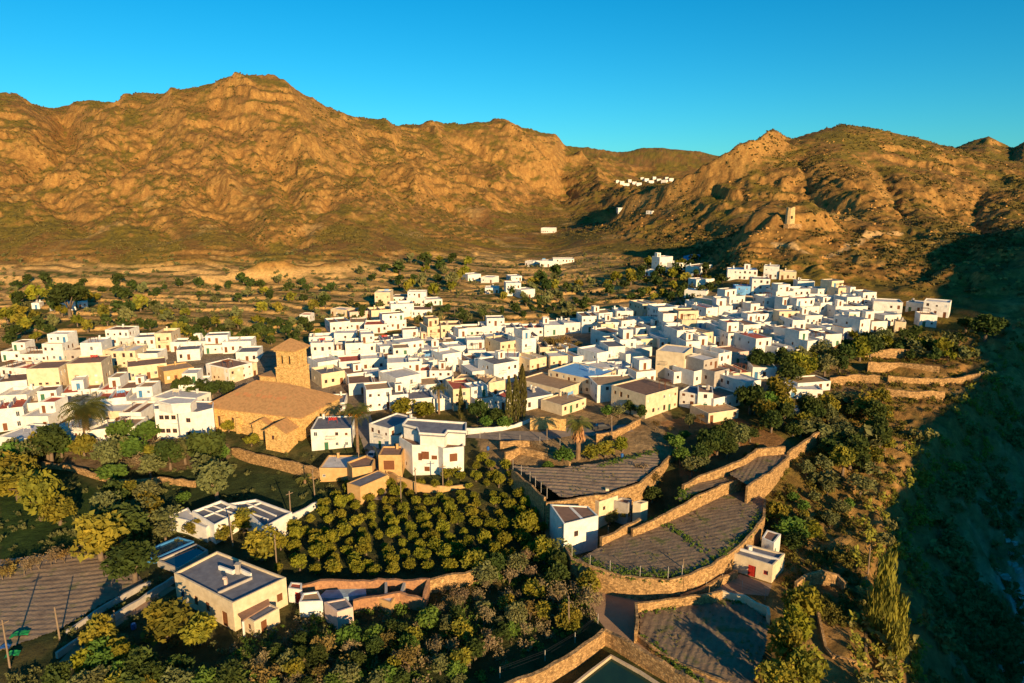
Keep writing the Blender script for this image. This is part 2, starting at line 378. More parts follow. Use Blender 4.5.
patch([(330, 560), (560, 565), (600, 640), (500, 683), (330, 683)], 0, (.05, .065, .02), .6)
patch([(70, 440), (180, 430), (240, 455), (180, 468), (60, 465)], 1.5, (.20, .13, .07), .9)
patch([(470, 420), (560, 400), (660, 400), (690, 450), (560, 470), (490, 460)], 7, (.34, .22, .11), .8)
patch([(660, 420), (720, 410), (800, 440), (740, 470), (690, 470)], 8, (.27, .13, .05), .8)

def grid_terrain():
    nt_, t0, t1 = 1040, -.93, .93
    T = np.linspace(t0, t1, nt_)
    Yr = np.concatenate([np.linspace(12, 60, 40, endpoint=False), np.linspace(60, 330, 370, endpoint=False),
                         330*np.exp(np.linspace(0, math.log(1500/330), 420, endpoint=False)), np.linspace(1500, 2600, 60)])
    YY, TT = np.meshgrid(Yr, T, indexing='ij'); XX = TT*(YY+120)
    X = XX.ravel(); Y = YY.ravel(); Z = height(X, Y)
    Zg = Z.reshape(XX.shape); 
    P3 = np.stack([XX, YY, Zg], -1)
    du = np.gradient(P3, axis=1); dv = np.gradient(P3, axis=0)
    N = np.cross(du, dv); N /= np.linalg.norm(N, axis=-1, keepdims=True)
    NZ = np.abs(N[..., 2]).ravel()
    col = land_colour(X, Y, Z, NZ)
    nr, nc = XX.shape; idx = np.arange(nr*nc).reshape(nr, nc)
    Fc = np.stack([idx[:-1, :-1], idx[:-1, 1:], idx[1:, 1:], idx[1:, :-1]], -1).reshape(-1, 4)
    me = npmesh('hillside_terrain', P3.reshape(-1, 3), Fc, terrain_mat(), True)
    ca = me.color_attributes.new('land', 'FLOAT_COLOR', 'POINT')
    ca.data.foreach_set('color', np.concatenate([col, np.ones((len(col), 1))], 1).astype(np.float32).ravel())
    obj('hillside_terrain', me, kind='structure')
    # the country around it, coarser
    gx = np.arange(-2400, 2401, 14.); gy = np.arange(-1300, 3401, 14.)
    YY, XX = np.meshgrid(gy, gx, indexing='ij'); X = XX.ravel(); Y = YY.ravel(); Z = height(X, Y)
    inside = (Y > 12) & (Y < 2600) & (np.abs(X) < .93*(Y+120))
    Z2 = np.where(inside, Z-6, Z)
    P3 = np.stack([X, Y, Z2], -1); Zg = Z.reshape(XX.shape)
    gyz, gxz = np.gradient(Zg, 14.); NZ = (1/np.sqrt(1+gyz**2+gxz**2)).ravel()
    col = land_colour(X, Y, Z, NZ)
    nr, nc = XX.shape; idx = np.arange(nr*nc).reshape(nr, nc)
    Fc = np.stack([idx[:-1, :-1], idx[:-1, 1:], idx[1:, 1:], idx[1:, :-1]], -1).reshape(-1, 4)
    deep = ((Y > 45) & (Y < 2550) & (np.abs(X) < .93*(Y+120)-40))
    Fc = Fc[~deep[Fc].all(1)]
    me = npmesh('surrounding_hills', P3, Fc, terrain_mat(), True)
    ca = me.color_attributes.new('land', 'FLOAT_COLOR', 'POINT')
    ca.data.foreach_set('color', np.concatenate([col, np.ones((len(col), 1))], 1).astype(np.float32).ravel())
    obj('surrounding_hills', me, kind='structure')

def terrain_mat():
    if 'land' in MATS: return MATS['land']
    m = bpy.data.materials.new('land'); m.use_nodes = True; nt = m.node_tree; L = nt.links
    b = nt.nodes['Principled BSDF']; b.inputs['Roughness'].default_value = .95; b.inputs['Specular IOR Level'].default_value = .1
    at = nd(nt, 'ShaderNodeAttribute', attribute_name='land'); tc = nd(nt, 'ShaderNodeTexCoord')
    n1 = nd(nt, 'ShaderNodeTexNoise', Scale=.55, Detail=8., Roughness=.7); L.new(tc.outputs['Object'], n1.inputs['Vector'])
    mr = nd(nt, 'ShaderNodeMapRange'); mr.inputs['From Min'].default_value = .3; mr.inputs['From Max'].default_value = .7
    mr.inputs['To Min'].default_value = .62; mr.inputs['To Max'].default_value = 1.38; L.new(n1.outputs['Fac'], mr.inputs['Value'])
    vm = nd(nt, 'ShaderNodeVectorMath', operation='SCALE'); L.new(at.outputs['Color'], vm.inputs[0]); L.new(mr.outputs[0], vm.inputs['Scale'])
    L.new(vm.outputs[0], b.inputs['Base Color'])
    n2 = nd(nt, 'ShaderNodeTexNoise', Scale=.3, Detail=9., Roughness=.75); L.new(tc.outputs['Object'], n2.inputs['Vector'])
    bp = nd(nt, 'ShaderNodeBump', Strength=.8, Distance=1.6); L.new(n2.outputs['Fac'], bp.inputs['Height']); L.new(bp.outputs[0], b.inputs['Normal'])
    MATS['land'] = m; return m
grid_terrain()
print('terrain', time.time()-T0)
# ------------------------------------------------------------------ houses
WALL = {
 'white': mat('limewash', (.76, .72, .64), (.60, .55, .47), .9, .9, .2, 9, rand=.07, lo=.28, hi=.6, det=9),
 'cream': mat('cream_render', (.72, .58, .38), (.56, .44, .28), .9, .9, .2, 9, rand=.07, det=9),
 'ochre': mat('ochre_render', (.58, .36, .15), (.48, .28, .11), 1.3, .9, .15, 9),
 'grey': mat('bare_render', (.42, .37, .31), (.33, .29, .25), 1.3, .9, .2, 9),
 'pink': mat('pinkish_render', (.66, .48, .38), (.56, .4, .32), 1.1, .9, .12, 9),
 'blue': mat('blue_paint', (.16, .38, .66), (.12, .30, .55), 1.1, .8, .1, 9)}
ROOF = {
 'pale': mat('pale_roof', (.62, .58, .54), (.48, .45, .42), .8, .85, .15, 5, rand=.12),
 'brown': mat('brown_roof', (.27, .155, .10), (.19, .11, .075), .9, .9, .2, 6, rand=.15),
 'grey': mat('grey_roof', (.19, .19, .21), (.13, .13, .15), .9, .9, .2, 6, rand=.15),
 'red': mat('red_roof', (.50, .11, .06), (.36, .08, .05), 1.2, .85, .2, 8, rand=.1),
 'tan': mat('tan_roof', (.42, .27, .15), (.32, .2, .11), .9, .9, .2, 6, rand=.1),
 'blue': WALL['blue']}
GLASS = mat('window_glass', (.035, .04, .05), (.02, .022, .028), 3, .15, 0, spec=.6)
FRAME = {'wood': mat('brown_joinery', (.20, .075, .03), (.14, .05, .02), 6, .6, .05), 'white': mat('white_joinery', (.7, .7, .68), None, 4, .5, 0),
         'green': mat('green_joinery', (.05, .16, .08), None, 4, .5, 0), 'blue': mat('blue_joinery', (.06, .20, .38), None, 4, .5, 0), 'red': mat('red_joinery', (.42, .03, .02), None, 4, .5, 0)}
IRON = mat('dark_iron', (.05, .05, .05), None, 5, .5, 0, metal=.5)
STONE = mat('dry_stone', (.47, .28, .115), (.29, .17, .07), 1.6, .95, .9, 3.2, c3=(.54, .36, .17), det=10, lo=.36, hi=.6)
def stone_mat(m, sc, dark):
    nt = m.node_tree; L = nt.links; b = nt.nodes['Principled BSDF']; tc = nd(nt, 'ShaderNodeTexCoord'); mp = nd(nt, 'ShaderNodeMapping'); mp.inputs['Scale'].default_value = (1, 1, 1.7)
    L.new(tc.outputs['Object'], mp.inputs['Vector']); v = nd(nt, 'ShaderNodeTexVoronoi', feature='DISTANCE_TO_EDGE', Scale=sc); v2 = nd(nt, 'ShaderNodeTexVoronoi', Scale=sc); L.new(mp.outputs[0], v.inputs['Vector']); L.new(mp.outputs[0], v2.inputs['Vector'])
    src = b.inputs['Base Color'].links[0].from_socket; sx = nd(nt, 'ShaderNodeSeparateColor'); L.new(v2.outputs['Color'], sx.inputs[0])
    mr = nd(nt, 'ShaderNodeMapRange'); mr.inputs['To Min'].default_value = .62; mr.inputs['To Max'].default_value = 1.32; L.new(sx.outputs[0], mr.inputs['Value'])
    e = nd(nt, 'ShaderNodeMapRange'); e.inputs['From Max'].default_value = .10; e.inputs['To Min'].default_value = dark; L.new(v.outputs['Distance'], e.inputs['Value'])
    mm = nd(nt, 'ShaderNodeMath', operation='MULTIPLY'); L.new(mr.outputs[0], mm.inputs[0]); L.new(e.outputs[0], mm.inputs[1])
    vs = nd(nt, 'ShaderNodeVectorMath', operation='SCALE'); L.new(src, vs.inputs[0]); L.new(mm.outputs[0], vs.inputs['Scale']); L.new(vs.outputs[0], b.inputs['Base Color'])
stone_mat(STONE, 2.4, .45)
PAVE = mat('pale_plaster_floor', (.5, .42, .33), None, 1, .9, .1)

_wc = {}
def window_mesh(w, h, kind, fr):
    k = (round(w, 1), round(h, 1), kind, fr)
    if k in _wc: return _wc[k]
    w, h = k[0], k[1]; m = MB(); f = .07
    if kind == 'shut':
        m.quad((0, .09, 0), (w, .09, 0), (w, .09, h), (0, .09, h), 1)
        for i in range(int(h/.14)): m.box(.03, .06, .03+i*.14, w-.03, .09, .10+i*.14, 1)
    elif kind == 'door':
        m.quad((0, .10, 0), (w, .10, 0), (w, .10, h), (0, .10, h), 1)
        for z0, z1 in ((.15, h*.45), (h*.5, h*.92)):
            for x0, x1 in ((.1, w/2-.05), (w/2+.05, w-.1)): m.box(x0, .07, z0, x1, .10, z1, 1)
    else:
        m.quad((0, .12, 0), (w, .12, 0), (w, .12, h), (0, .12, h), 0)
        m.box(w/2-.03, .07, f, w/2+.03, .115, h-f, 1)
    if kind != 'shut':
        m.box(0, .05, 0, f, .125, h, 1); m.box(w-f, .05, 0, w, .125, h, 1); m.box(f, .05, h-f, w-f, .125, h, 1); m.box(f, .05, 0, w-f, .125, f, 1)
    _wc[k] = m.mesh('window' if kind != 'door' else 'door', [GLASS, FRAME[fr]]); return _wc[k]

def facade(m, A, B, zb, zt, ops, dep=.16, mi=0):
    ux, uy = B[0]-A[0], B[1]-A[1]; L = math.hypot(ux, uy); ux /= L; uy /= L; nx, ny = uy, -ux
    def pt(s, z, d=0): return (A[0]+ux*s-nx*d, A[1]+uy*s-ny*d, z)
    ops = [o for o in ops if o[0] > .15 and o[0]+o[2] < L-.15 and o[1]+o[3] < zt-.1]
    xs = sorted({0, L, *[o[0] for o in ops], *[o[0]+o[2] for o in ops]}); zs = sorted({zb, zt, *[o[1] for o in ops], *[o[1]+o[3] for o in ops]})
    for i in range(len(xs)-1):
        for j in range(len(zs)-1):
            cx, cz = (xs[i]+xs[i+1])/2, (zs[j]+zs[j+1])/2
            if any(o[0] < cx < o[0]+o[2] and o[1] < cz < o[1]+o[3] for o in ops): continue
            m.quad(pt(xs[i], zs[j]), pt(xs[i+1], zs[j]), pt(xs[i+1], zs[j+1]), pt(xs[i], zs[j+1]), mi)
    for s, z, w, h in [o[:4] for o in ops]:
        m.quad(pt(s, z), pt(s+w, z), pt(s+w, z, dep), pt(s, z, dep), mi); m.quad(pt(s, z+h, dep), pt(s+w, z+h, dep), pt(s+w, z+h), pt(s, z+h), mi)
        m.quad(pt(s, z), pt(s, z, dep), pt(s, z+h, dep), pt(s, z+h), mi); m.quad(pt(s+w, z, dep), pt(s+w, z), pt(s+w, z+h), pt(s+w, z+h, dep), mi)
    return ops, math.atan2(uy, ux), pt

def block(root, x0, y0, x1, y1, zb, h, par, wall, roof, ops={}, name='wall', roofname='roof', fr='wood', foot=None, z_off=0):
    """a storey block: walls with real openings, parapet ring, sunk roof; windows and doors become children of root"""
    m = MB(); t = .2; zt = h+par
    C = [(x0, y0), (x1, y0), (x1, y1), (x0, y1)]
    made = []
    for i, f in enumerate(('front', 'right', 'back', 'left')):
        o, a, pt = facade(m, C[i], C[(i+1) % 4], zb if foot is None else foot, zt, ops.get(f, []))
        for q in o: made.append((q, a, pt(q[0], q[1])))
    I = [(x0+t, y0+t), (x1-t, y0+t), (x1-t, y1-t), (x0+t, y1-t)]
    for i in range(4):
        j = (i+1) % 4
        m.quad((*C[i], zt), (*C[j], zt), (*I[j], zt), (*I[i], zt)); m.quad((*I[j], h-.05), (*I[i], h-.05), (*I[i], zt), (*I[j], zt))
    w = obj(name, m.mesh(name, WALL[wall] if isinstance(wall, str) else wall), root)
    r = MB(); r.prism(I, h-.25, h); obj(roofname, r.mesh(roofname, ROOF[roof] if isinstance(roof, str) else roof), root if name == 'wall' else w)
    par_ = root if name == 'wall' else w
    for q, a, p in made:
        kind = q[4] if len(q) > 4 else 'glass'; ff = q[5] if len(q) > 5 else fr
        obj('door' if kind == 'door' else 'window', window_mesh(q[2], q[3], kind, ff), par_, p, a)
    return w
NUM = ['first', 'second', 'third', 'fourth', 'fifth', 'sixth', 'seventh', 'eighth', 'ninth', 'tenth', 'eleventh', 'twelfth', 'thirteenth', 'fourteenth', 'fifteenth', 'sixteenth', 'seventeenth', 'eighteenth', 'nineteenth', 'twentieth']
NUM += ['twenty-'+n for n in NUM[:9]]+['thirtieth']+['thirty-'+n for n in NUM[:9]]
def auto_ops(L, h, nst, door, dens=1.):
    out = []; sh = h/nst
    for k in range(nst):
        n = max(1, int(L/1.9)); st = L/n; dk = rng.randrange(n) if door and k == 0 else -1
        for i in range(n):
            c = st*(i+.5)+rng.uniform(-.15, .15)
            if i == dk: out.append((c-.45, .02, .9, 1.9, 'door', rng.choice(['wood', 'wood', 'blue', 'green', 'wood'])))
            elif rng.random() < .84*dens:
                w_, hh = rng.choice([(.7, .8), (.8, 1.), (.8, 1.3), (.6, .6)]); out.append((c-w_/2, k*sh+(1.05 if hh < 1.2 else .75), w_, min(hh, sh-1.2), rng.choice(['glass', 'glass', 'shut']), rng.choice(['wood', 'wood', 'white'])))
    return out
def wcol(): return rng.choices(['white', 'cream', 'grey', 'ochre', 'pink'], [89, 7, 1.5, 1, 1.5])[0]
def rcol(): return rng.choices(['pale', 'brown', 'grey', 'red', 'tan'], [44, 24, 14, 7, 11])[0]
def aerial(mb, x, y, z):
    mb.tube([(x, y, z), (x, y, z+1.6)], .03, 4); mb.box(x-.4, y-.015, z+1.45, x+.4, y+.015, z+1.49); mb.box(x-.25, y-.015, z+1.2, x+.25, y+.015, z+1.24)
def house(x, y, z, rz, w, d, h, nst, wall=None, roof=None, label='', group='houses of the village', extra=None, cat='house', front=None, left=None, right=None, par=None, name='village_house'):
    wall = wall or wcol(); roof = roof or rcol(); par = par if par is not None else rng.uniform(.2, .85)
    root = thing(name, label, cat, (x, y, z), rz, group)
    ops = {'front': auto_ops(w, h, nst, True) if front is None else front,
           'left': auto_ops(d, h, nst, False, .5) if left is None else left, 'right': auto_ops(d, h, nst, False, .6) if right is None else right}
    block(root, -w/2, 0, w/2, d, 0, h, par, wall, roof, ops, foot=-3.2)
    extra = extra if extra is not None else rng.choices(['none', 'room', 'upper', 'half'], [46, 13, 22, 19])[0]
    if w*d < 14: extra = 'none'
    if extra == 'room':
        a = rng.uniform(-w/2+.3, w/2-2.6); b = rng.uniform(d*.35, d-2.5)
        block(root, a, b, a+rng.uniform(1.8, 2.4), b+rng.uniform(1.8, 2.3), h, h+2.0, .15, wall, rng.choice([roof, 'pale']), {'front': [(.7, h+.25, .7, 1.55, 'door', 'wood')]}, 'roof_room', 'roof', foot=h+.004)
    elif extra == 'upper':
        a = -w/2+.003; b = w/2-.003
        if rng.random() < .5: a += w*rng.uniform(.2, .45)
        elif rng.random() < .6: b -= w*rng.uniform(.2, .45)
        oo = [(s, zz+h, ww, hh, *r) for s, zz, ww, hh, *r in auto_ops(b-a, 2.5, 1, True)]
        block(root, a, d*.38, b, d-.003, h, h+2.5, rng.uniform(.2, .45), wall, rcol(), {'front': [(s, zz+.02, *r) for s, zz, *r in oo]}, 'upper_storey', 'roof', foot=h+.004)
    elif extra == 'half':
        m = MB(); hh = rng.uniform(.5, 1.1); s = rng.choice((-1, 1)); xx = s*w*.05; m.box(xx-.11, .203, h+.003, xx+.11, d-.203, h+hh)
        obj('roof_wall', m.mesh('roof_wall', WALL[wall]), root)
    if rng.random() < .45:
        m = MB(); a = rng.uniform(-w/2+.6, w/2-.6); b = d-.75; m.box(a-.22, b-.22, h+.004, a+.22, b+.22, h+par+.75); m.box(a-.28, b-.28, h+par+.75, a+.28, b+.28, h+par+.83)
        obj('chimney', m.mesh('chimney', WALL[wall]), root)
    q_ = rng.random()
    if q_ < .12 and w > 4:
        m = MB(); a = rng.uniform(-w/2+.5, w/2-2.6); b = rng.uniform(.4, 1.2)
        for i_ in (0, 2.1):
            for j_ in (0, 1.9): m.box(a+i_, b+j_, h+.003, a+i_+.09, b+j_+.09, h+2.)
        for i_ in range(7): m.box(a-.1+i_*.35, b-.15, h+2., a+i_*.35+.0, b+2.15, h+2.07)
        obj('pergola', m.mesh('pergola', FRAME['wood']), root)
    elif q_ < .26:
        m = MB(); a = rng.uniform(-w/2+.9, w/2-.9); m.tube([(a, d*.6, h+.35), (a, d*.6, h+1.2)], [.42, .42], 10); m.box(a-.45, d*.6-.45, h+.003, a+.45, d*.6+.45, h+.35); obj('water_tank', m.mesh('water_tank', MATS['bare_render']), root)
    elif q_ < .34:
        m = MB(); a = rng.uniform(-w/2+.6, w/2-2.8); m.tube([(a, d*.5, h), (a, d*.5, h+1.6)], .03, 4); m.tube([(a+2, d*.5, h), (a+2, d*.5, h+1.6)], .03, 4)
        for i_ in range(4): m.box(a+.12+i_*.46, d*.5-.01, h+.75+.1*(i_ % 2), a+.50+i_*.46, d*.5+.01, h+1.52)
        obj('washing_line', m.mesh('washing_line', rng.choice([WALL['blue'], WALL['cream'], FRAME['red'], WALL['white']])), root)
    if rng.random() < .35:
        m = MB(); aerial(m, rng.uniform(-w/2+.5, w/2-.5), d*.6, h); obj('aerial', m.mesh('aerial', IRON), root)
    if nst == 2 and w > 5 and rng.random() < .4:
        m = MB(); c = rng.uniform(-w*.2, w*.2); zz = h/2+.25; m.box(c-1.1, -.7, zz, c+1.1, .002, zz+.12); obj('balcony', m.mesh('balcony', WALL[wall]), root)
        r_ = MB()
        for i in range(9): r_.tube([(c-1.08+i*.27, -.67, zz+.12), (c-1.08+i*.27, -.67, zz+.95)], .018, 4)
        r_.box(c-1.1, -.69, zz+.93, c+1.1, -.65, zz+.98); obj('railing', r_.mesh('railing', IRON), root.children[-1] if False else root)
    root['_a'] = f"{wall} {roof}"
    return root, wall, roof, extra
def words(wall, nst, roof, extra):
    return f"{ {'white':'white','cream':'cream','grey':'grey','ochre':'ochre','pink':'pinkish','blue':'blue'}[wall]} {'two-storey' if nst==2 else 'one-storey' if nst==1 else 'three-storey'} {roof}-roofed house"
BB = []     # pixel boxes kept free for houses measured one by one
HM = []
def H2(x0, y0, x1, y1, hpx, dep, nst=1, wall='white', roof='pale', label='', **kw): HM.append((x0, y0, x1, y1, hpx, dep, nst, wall, roof, label, kw))
def place_measured():
    for x0, y0, x1, y1, hpx, dep, nst, wall, roof, label, kw in HM:
        zz = kw.pop('z', None)
        if zz is None: A = P(x0, y0); B = P(x1, y1)
        else: A = Vector((*at_z(x0, y0, zz), zz)); B = Vector((*at_z(x1, y1, zz), zz))
        if abs(B.y-A.y) > .9*abs(B.x-A.x) and zz is None: B = Vector((*at_z(x1, y1, A.z), A.z))
        c = (A+B)/2; z = min(A.z, B.z)+.05
        w = math.hypot(B.x-A.x, B.y-A.y); rz = math.atan2(B.y-A.y, B.x-A.x)
        dist = math.sqrt(c.x**2+c.y**2+(HC-z)**2); h = hpx*dist/F/math.cos(math.asin((HC-z)/dist))
        kw.setdefault('extra', 'none'); kw.setdefault('par', .3); kw.setdefault('group', 'houses of the village')
        house(c.x, c.y, z, rz, w, dep, max(2.2, h-kw['par']), nst, wall, roof, label, **kw)
# measured houses: base corners of the front in the photograph, height in pixels, depth in metres
H2(763, 279, 778, 279, 12, 7, 2, 'white', 'grey', 'white two-storey house with grey roof, left of low cream house below the outcrop')
H2(779, 280, 796, 279, 8, 6, 1, 'cream', 'pale', 'low cream house on bare ledge below the rocky outcrop')
H2(727, 281, 757, 279, 11, 8, 2, 'white', 'blue', 'white house with bright blue roof terrace below the outcrop', extra='room')
H2(751, 297, 769, 297, 17, 8, 3, 'white', 'grey', 'tall white three-storey house standing alone under the bare ledge')
H2(735, 298, 750, 297, 11, 6, 2, 'blue', 'pale', 'blue-walled house against the tall white three-storey house')
H2(797, 291, 814, 290, 9, 6, 1, 'white', 'tan', 'small white house with curved garden wall above the top hillside row')
H2(781, 301, 808, 300, 8, 6, 1, 'white', 'pale', 'long low white house at the top right of the tall three-storey one')
H2(714, 306, 760, 306, 9, 7, 1, 'cream', 'tan', 'long cream building across the hillside below the blue-walled house', cat='building')
H2(684, 298, 706, 296, 8, 6, 1, 'white', 'pale', 'low white house with two windows beside dark hillside trees')
H2(659, 275, 672, 274, 17, 6, 2, 'white', 'pale', 'tall white house with arcades alone in the shaded hillside trees', extra='room')
H2(645, 276, 657, 277, 6, 6, 1, 'white', 'pale', 'low white house left of the tall arcaded house in shade')
H2(677, 272, 694, 270, 8, 6, 1, 'white', 'pale', 'white house in shade right of the tall arcaded house')
H2(698, 276, 712, 274, 9, 7, 1, 'white', 'brown', 'white house with brown porch among the dark hillside trees')
H2(696, 287, 714, 286, 7, 6, 1, 'white', 'pale', 'white house half hidden below the brown-porched house')
H2(692, 262, 700, 260, 5, 5, 1, 'blue', 'pale', 'small bluish house, highest one in the shaded hollow')
H2(872, 317, 901, 320, 15, 8, 2, 'white', 'pale', 'large white block with lavender side wall in the right-hand quarter')
H2(905, 312, 922, 314, 9, 6, 1, 'white', 'pale', 'white house between the large white block and the last house')
H2(922, 316, 948, 318, 13, 7, 2, 'white', 'pale', 'last white house at the right end of the village')
H2(919, 326, 936, 328, 11, 6, 1, 'white', 'tan', 'white house just below the last house at the right end')
H2(894, 333, 905, 333, 10, 5, 1, 'cream', 'tan', 'small cream cabin below the large white block')
H2(655, 377, 683, 380, 26, 9, 2, 'cream', 'pale', 'tall windowless cream block in the middle of the hillside quarter', front=[], left=[])
H2(684, 379, 712, 380, 19, 8, 2, 'white', 'grey', 'blank white block with grey roof right of the tall cream block', front=[])
H2(727, 366, 748, 362, 12, 8, 2, 'pink', 'brown', 'pinkish house with one large window above the village trees')
H2(752, 379, 776, 379, 11, 7, 1, 'white', 'tan', 'white house with tan roof right of the two village trees')
H2(645, 419, 677, 407, 22, 11, 2, 'cream', 'brown', 'large cream corner house with brown roof above the stony slope', extra='none')
H2(679, 406, 696, 410, 15, 6, 2, 'white', 'grey', 'white two-storey house with blue door beside the cream corner house', fr_='x')
H2(697, 411, 712, 412, 18, 6, 2, 'white', 'brown', 'tall white house with turquoise window above the stony slope')
H2(713, 413, 740, 405, 13, 7, 1, 'white', 'brown', 'white house with brown terrace right of the turquoise window')
H2(708, 424, 738, 418, 9, 7, 1, 'cream', 'tan', 'low flat cream outbuilding at the edge of the stony slope')
H2(797, 393, 830, 390, 8, 6, 1, 'white', 'tan', 'white house with long terrace above the small blue pool')
H2(780, 398, 822, 401, 10, 7, 1, 'white', 'pale', 'low white villa below the terrace house near the blue pool')
H2(518, 392, 560, 403, 13, 10, 1, 'cream', 'tan', 'cream house with tan roof left of the cream school')
H2(548, 386, 590, 396, 16, 12, 2, 'cream', 'blue', 'large cream school with pale blue roof terrace', cat='building')
H2(562, 416, 586, 408, 10, 7, 1, 'cream', 'tan', 'low cream building with row of small doors by the street')
H2(526, 411, 553, 405, 12, 8, 1, 'white', 'grey', 'white house with grey roof behind the three cypresses')
H2(493, 408, 506, 410, 12, 6, 1, 'white', 'red', 'small white house with dark red roof beside the cypresses')
H2(597, 403, 640, 398, 17, 9, 2, 'white', 'tan', 'blank white building right of the cream school', front=[(2.2, 3.2, .8, .9), (6, 3.2, .8, .9)])
H2(451, 400, 487, 401, 18, 8, 2, 'cream', 'tan', 'cream house with tan roof above the tall cypress')
H2(480, 372, 519, 372, 15, 7, 2, 'white', 'pale', 'long white street front with tall openings, right of the cream house')
H2(430, 387, 452, 387, 16, 6, 2, 'white', 'tan', 'white house with yellow arches behind the curved white villa', extra='room')
H2(370, 446, 390, 452, 22, 9, 2, 'white', 'grey', 'white house with grey roof above the ochre garage', extra='none')
H2(391, 452, 403, 450, 15, 6, 1, 'white', 'brown', 'narrow white house with brown roof right above the ochre garage')
H2(379, 470, 402, 470, 14, 5, 1, 'ochre', 'brown', 'ochre open-topped garage at the bend of the street', z=3.6, front=[(1, .02, 2.2, 2., 'shut', 'wood')])
H2(312, 451, 352, 447, 20, 9, 2, 'white', 'grey', 'white two-storey house with grey roof right of the church')
H2(306, 436, 335, 425, 9, 7, 1, 'cream', 'red', 'cream lean-to house with terracotta roof against the church end')
H2(322, 413, 345, 411, 9, 8, 1, 'white', 'grey', 'low white house with grey roof behind the terracotta roof')
H2(320, 482, 361, 480, 13, 7, 1, 'tan' if False else 'ochre', 'pale', 'ochre flat-roofed building beside the street bend, below the palm')
H2(31, 402, 63, 400, 27, 9, 3, 'cream', 'brown', 'cream apartment block with brown roof, left of its twin', cat='apartment block', name='apartment_block',
   front=[(x, z, .8, .6, 'glass', 'wood') for x in (2.6, 4.2, 6.8) for z in (2.6, 4.6)])
H2(71, 395, 105, 392, 26, 9, 3, 'cream', 'brown', 'cream apartment block with few windows, right of its twin', cat='apartment block', name='apartment_block',
   front=[(1.6, 4.8, 1.1, .6, 'glass', 'wood'), (4.2, 2.8, .8, .7, 'shut', 'white'), (4.2, 4.7, .8, .7, 'shut', 'white'), (6.4, 2.8, .8, .7, 'shut', 'white'), (6.4, 4.7, .8, .7, 'shut', 'white')])
H2(0, 405, 30, 402, 18, 9, 2, 'white', 'brown', 'white two-storey house with brown roof at the left edge', front=[])
H2(129, 381, 168, 376, 12, 9, 1, 'cream', 'brown', 'cream house with long brown roof behind the white school block', extra='none')
H2(165, 384, 195, 378, 11, 8, 1, 'ochre', 'tan', 'long ochre shed with sloping light on its roof, by dark trees')
H2(207, 378, 230, 384, 14, 8, 2, 'white', 'brown', 'white corner house with row of doors left of the church tower')
H2(231, 384, 258, 376, 13, 8, 2, 'cream', 'brown', 'cream house between the corner house and the church tower')
if 0: H2(154, 428, 196, 440, 27, 12, 2, 'white', 'grey', 'large white two-storey block with long balcony left of the church', extra='none', cat='building',
   front=[(1.5, 3.9, .7, .9), (4.2, 3.9, .8, 1.), (7.2, 3.6, 1.4, 1.8, 'door', 'wood'), (11.5, 3.9, 1.3, 1.), (11.5, 1, 1.3, 1.), (7., .4, 2.8, 1.7, 'shut', 'wood')])
if 0: H2(196, 440, 215, 428, 27, 9, 2, 'white', 'pale', 'white end wing of the large white block beside the church', front=[], par=.5)
H2(152, 408, 190, 412, 10, 8, 1, 'white', 'pale', 'low white roof-level house behind the large white block')
H2(58, 438, 88, 442, 11, 6, 1, 'white', 'pale', 'low white house with one dark door under the broad palm')
H2(0, 452, 30, 455, 13, 9, 1, 'white', 'pale', 'white house with pale flat roof at the left edge above the garden')
H2(8, 462, 31, 461, 7, 5, 1, 'white', 'pale', 'small white outbuilding below the pale flat roof at left edge')
H2(107, 346, 130, 346, 14, 7, 2, 'white', 'brown', 'lone white two-storey house among dark trees behind the village')
H2(130, 348, 138, 346, 8, 5, 1, 'white', 'pale', 'low white annex right of the lone two-storey house')
H2(50, 311, 61, 311, 9, 6, 1, 'white', 'pale', 'small white house beside the big dark pine at left')
H2(32, 309, 40, 309, 5, 5, 1, 'white', 'pale', 'tiny white house left of the big dark pine')
H2(78, 308, 88, 308, 5, 5, 1, 'white', 'pale', 'tiny white shed right of the big dark pine')
H2(300, 322, 310, 322, 7, 5, 1, 'white', 'red', 'small white house with red roof alone in the orchards')
H2(331, 316, 346, 317, 7, 6, 1, 'cream', 'pale', 'low cream house beside young trees at the back of the plain')
for i, (a, b, c, h_, n_, l_) in enumerate([(468, 281, 481, 7, 1, 'white house at the left of the valley-mouth cluster'), (481, 283, 493, 6, 1, 'low white house second in the valley-mouth cluster'),
    (511, 281, 522, 5, 1, 'small white house behind the valley-mouth cluster'), (506, 296, 521, 13, 2, 'white two-storey house in the middle of the valley-mouth cluster'),
    (521, 298, 535, 9, 1, 'white house at the right of the valley-mouth cluster'), (485, 294, 499, 6, 1, 'low white house in front of the valley-mouth cluster'),
    (553, 267, 574, 8, 2, 'long white farmhouse at the foot of the spur'), (540, 267, 553, 6, 1, 'white farm building left of the long farmhouse'), (525, 266, 533, 5, 1, 'tiny white barn left end of the farm at the spur'),
    (541, 233, 554, 5, 1, 'small white house in the gully above the farm'), (618, 214, 633, 6, 1, 'pale house alone on the brown spur'), (646, 214, 652, 3, 1, 'tiny hut right of the pale house on the spur')]):
    H2(a, b, c, b, h_, 8 if b > 250 else 10, n_, 'white', 'pale', l_, group='outlying white houses')
for i in range(14):
    a = 616+i*4.1; b = 182.5-2.5*(i > 5)+1.6*((i*7) % 3)-.04*i
    H2(a, b, a+3.2+(i % 3), b, 2.2+.5*(i % 2), 8, 1, 'white', 'pale', f"tiny white house, {NUM[i]} from left in the distant mountain hamlet", group='houses of the distant hamlet', front=[], left=[], right=[])
for a, b, c, d_, *_ in [(h[0], h[1], h[2], h[3]) for h in HM]: pass
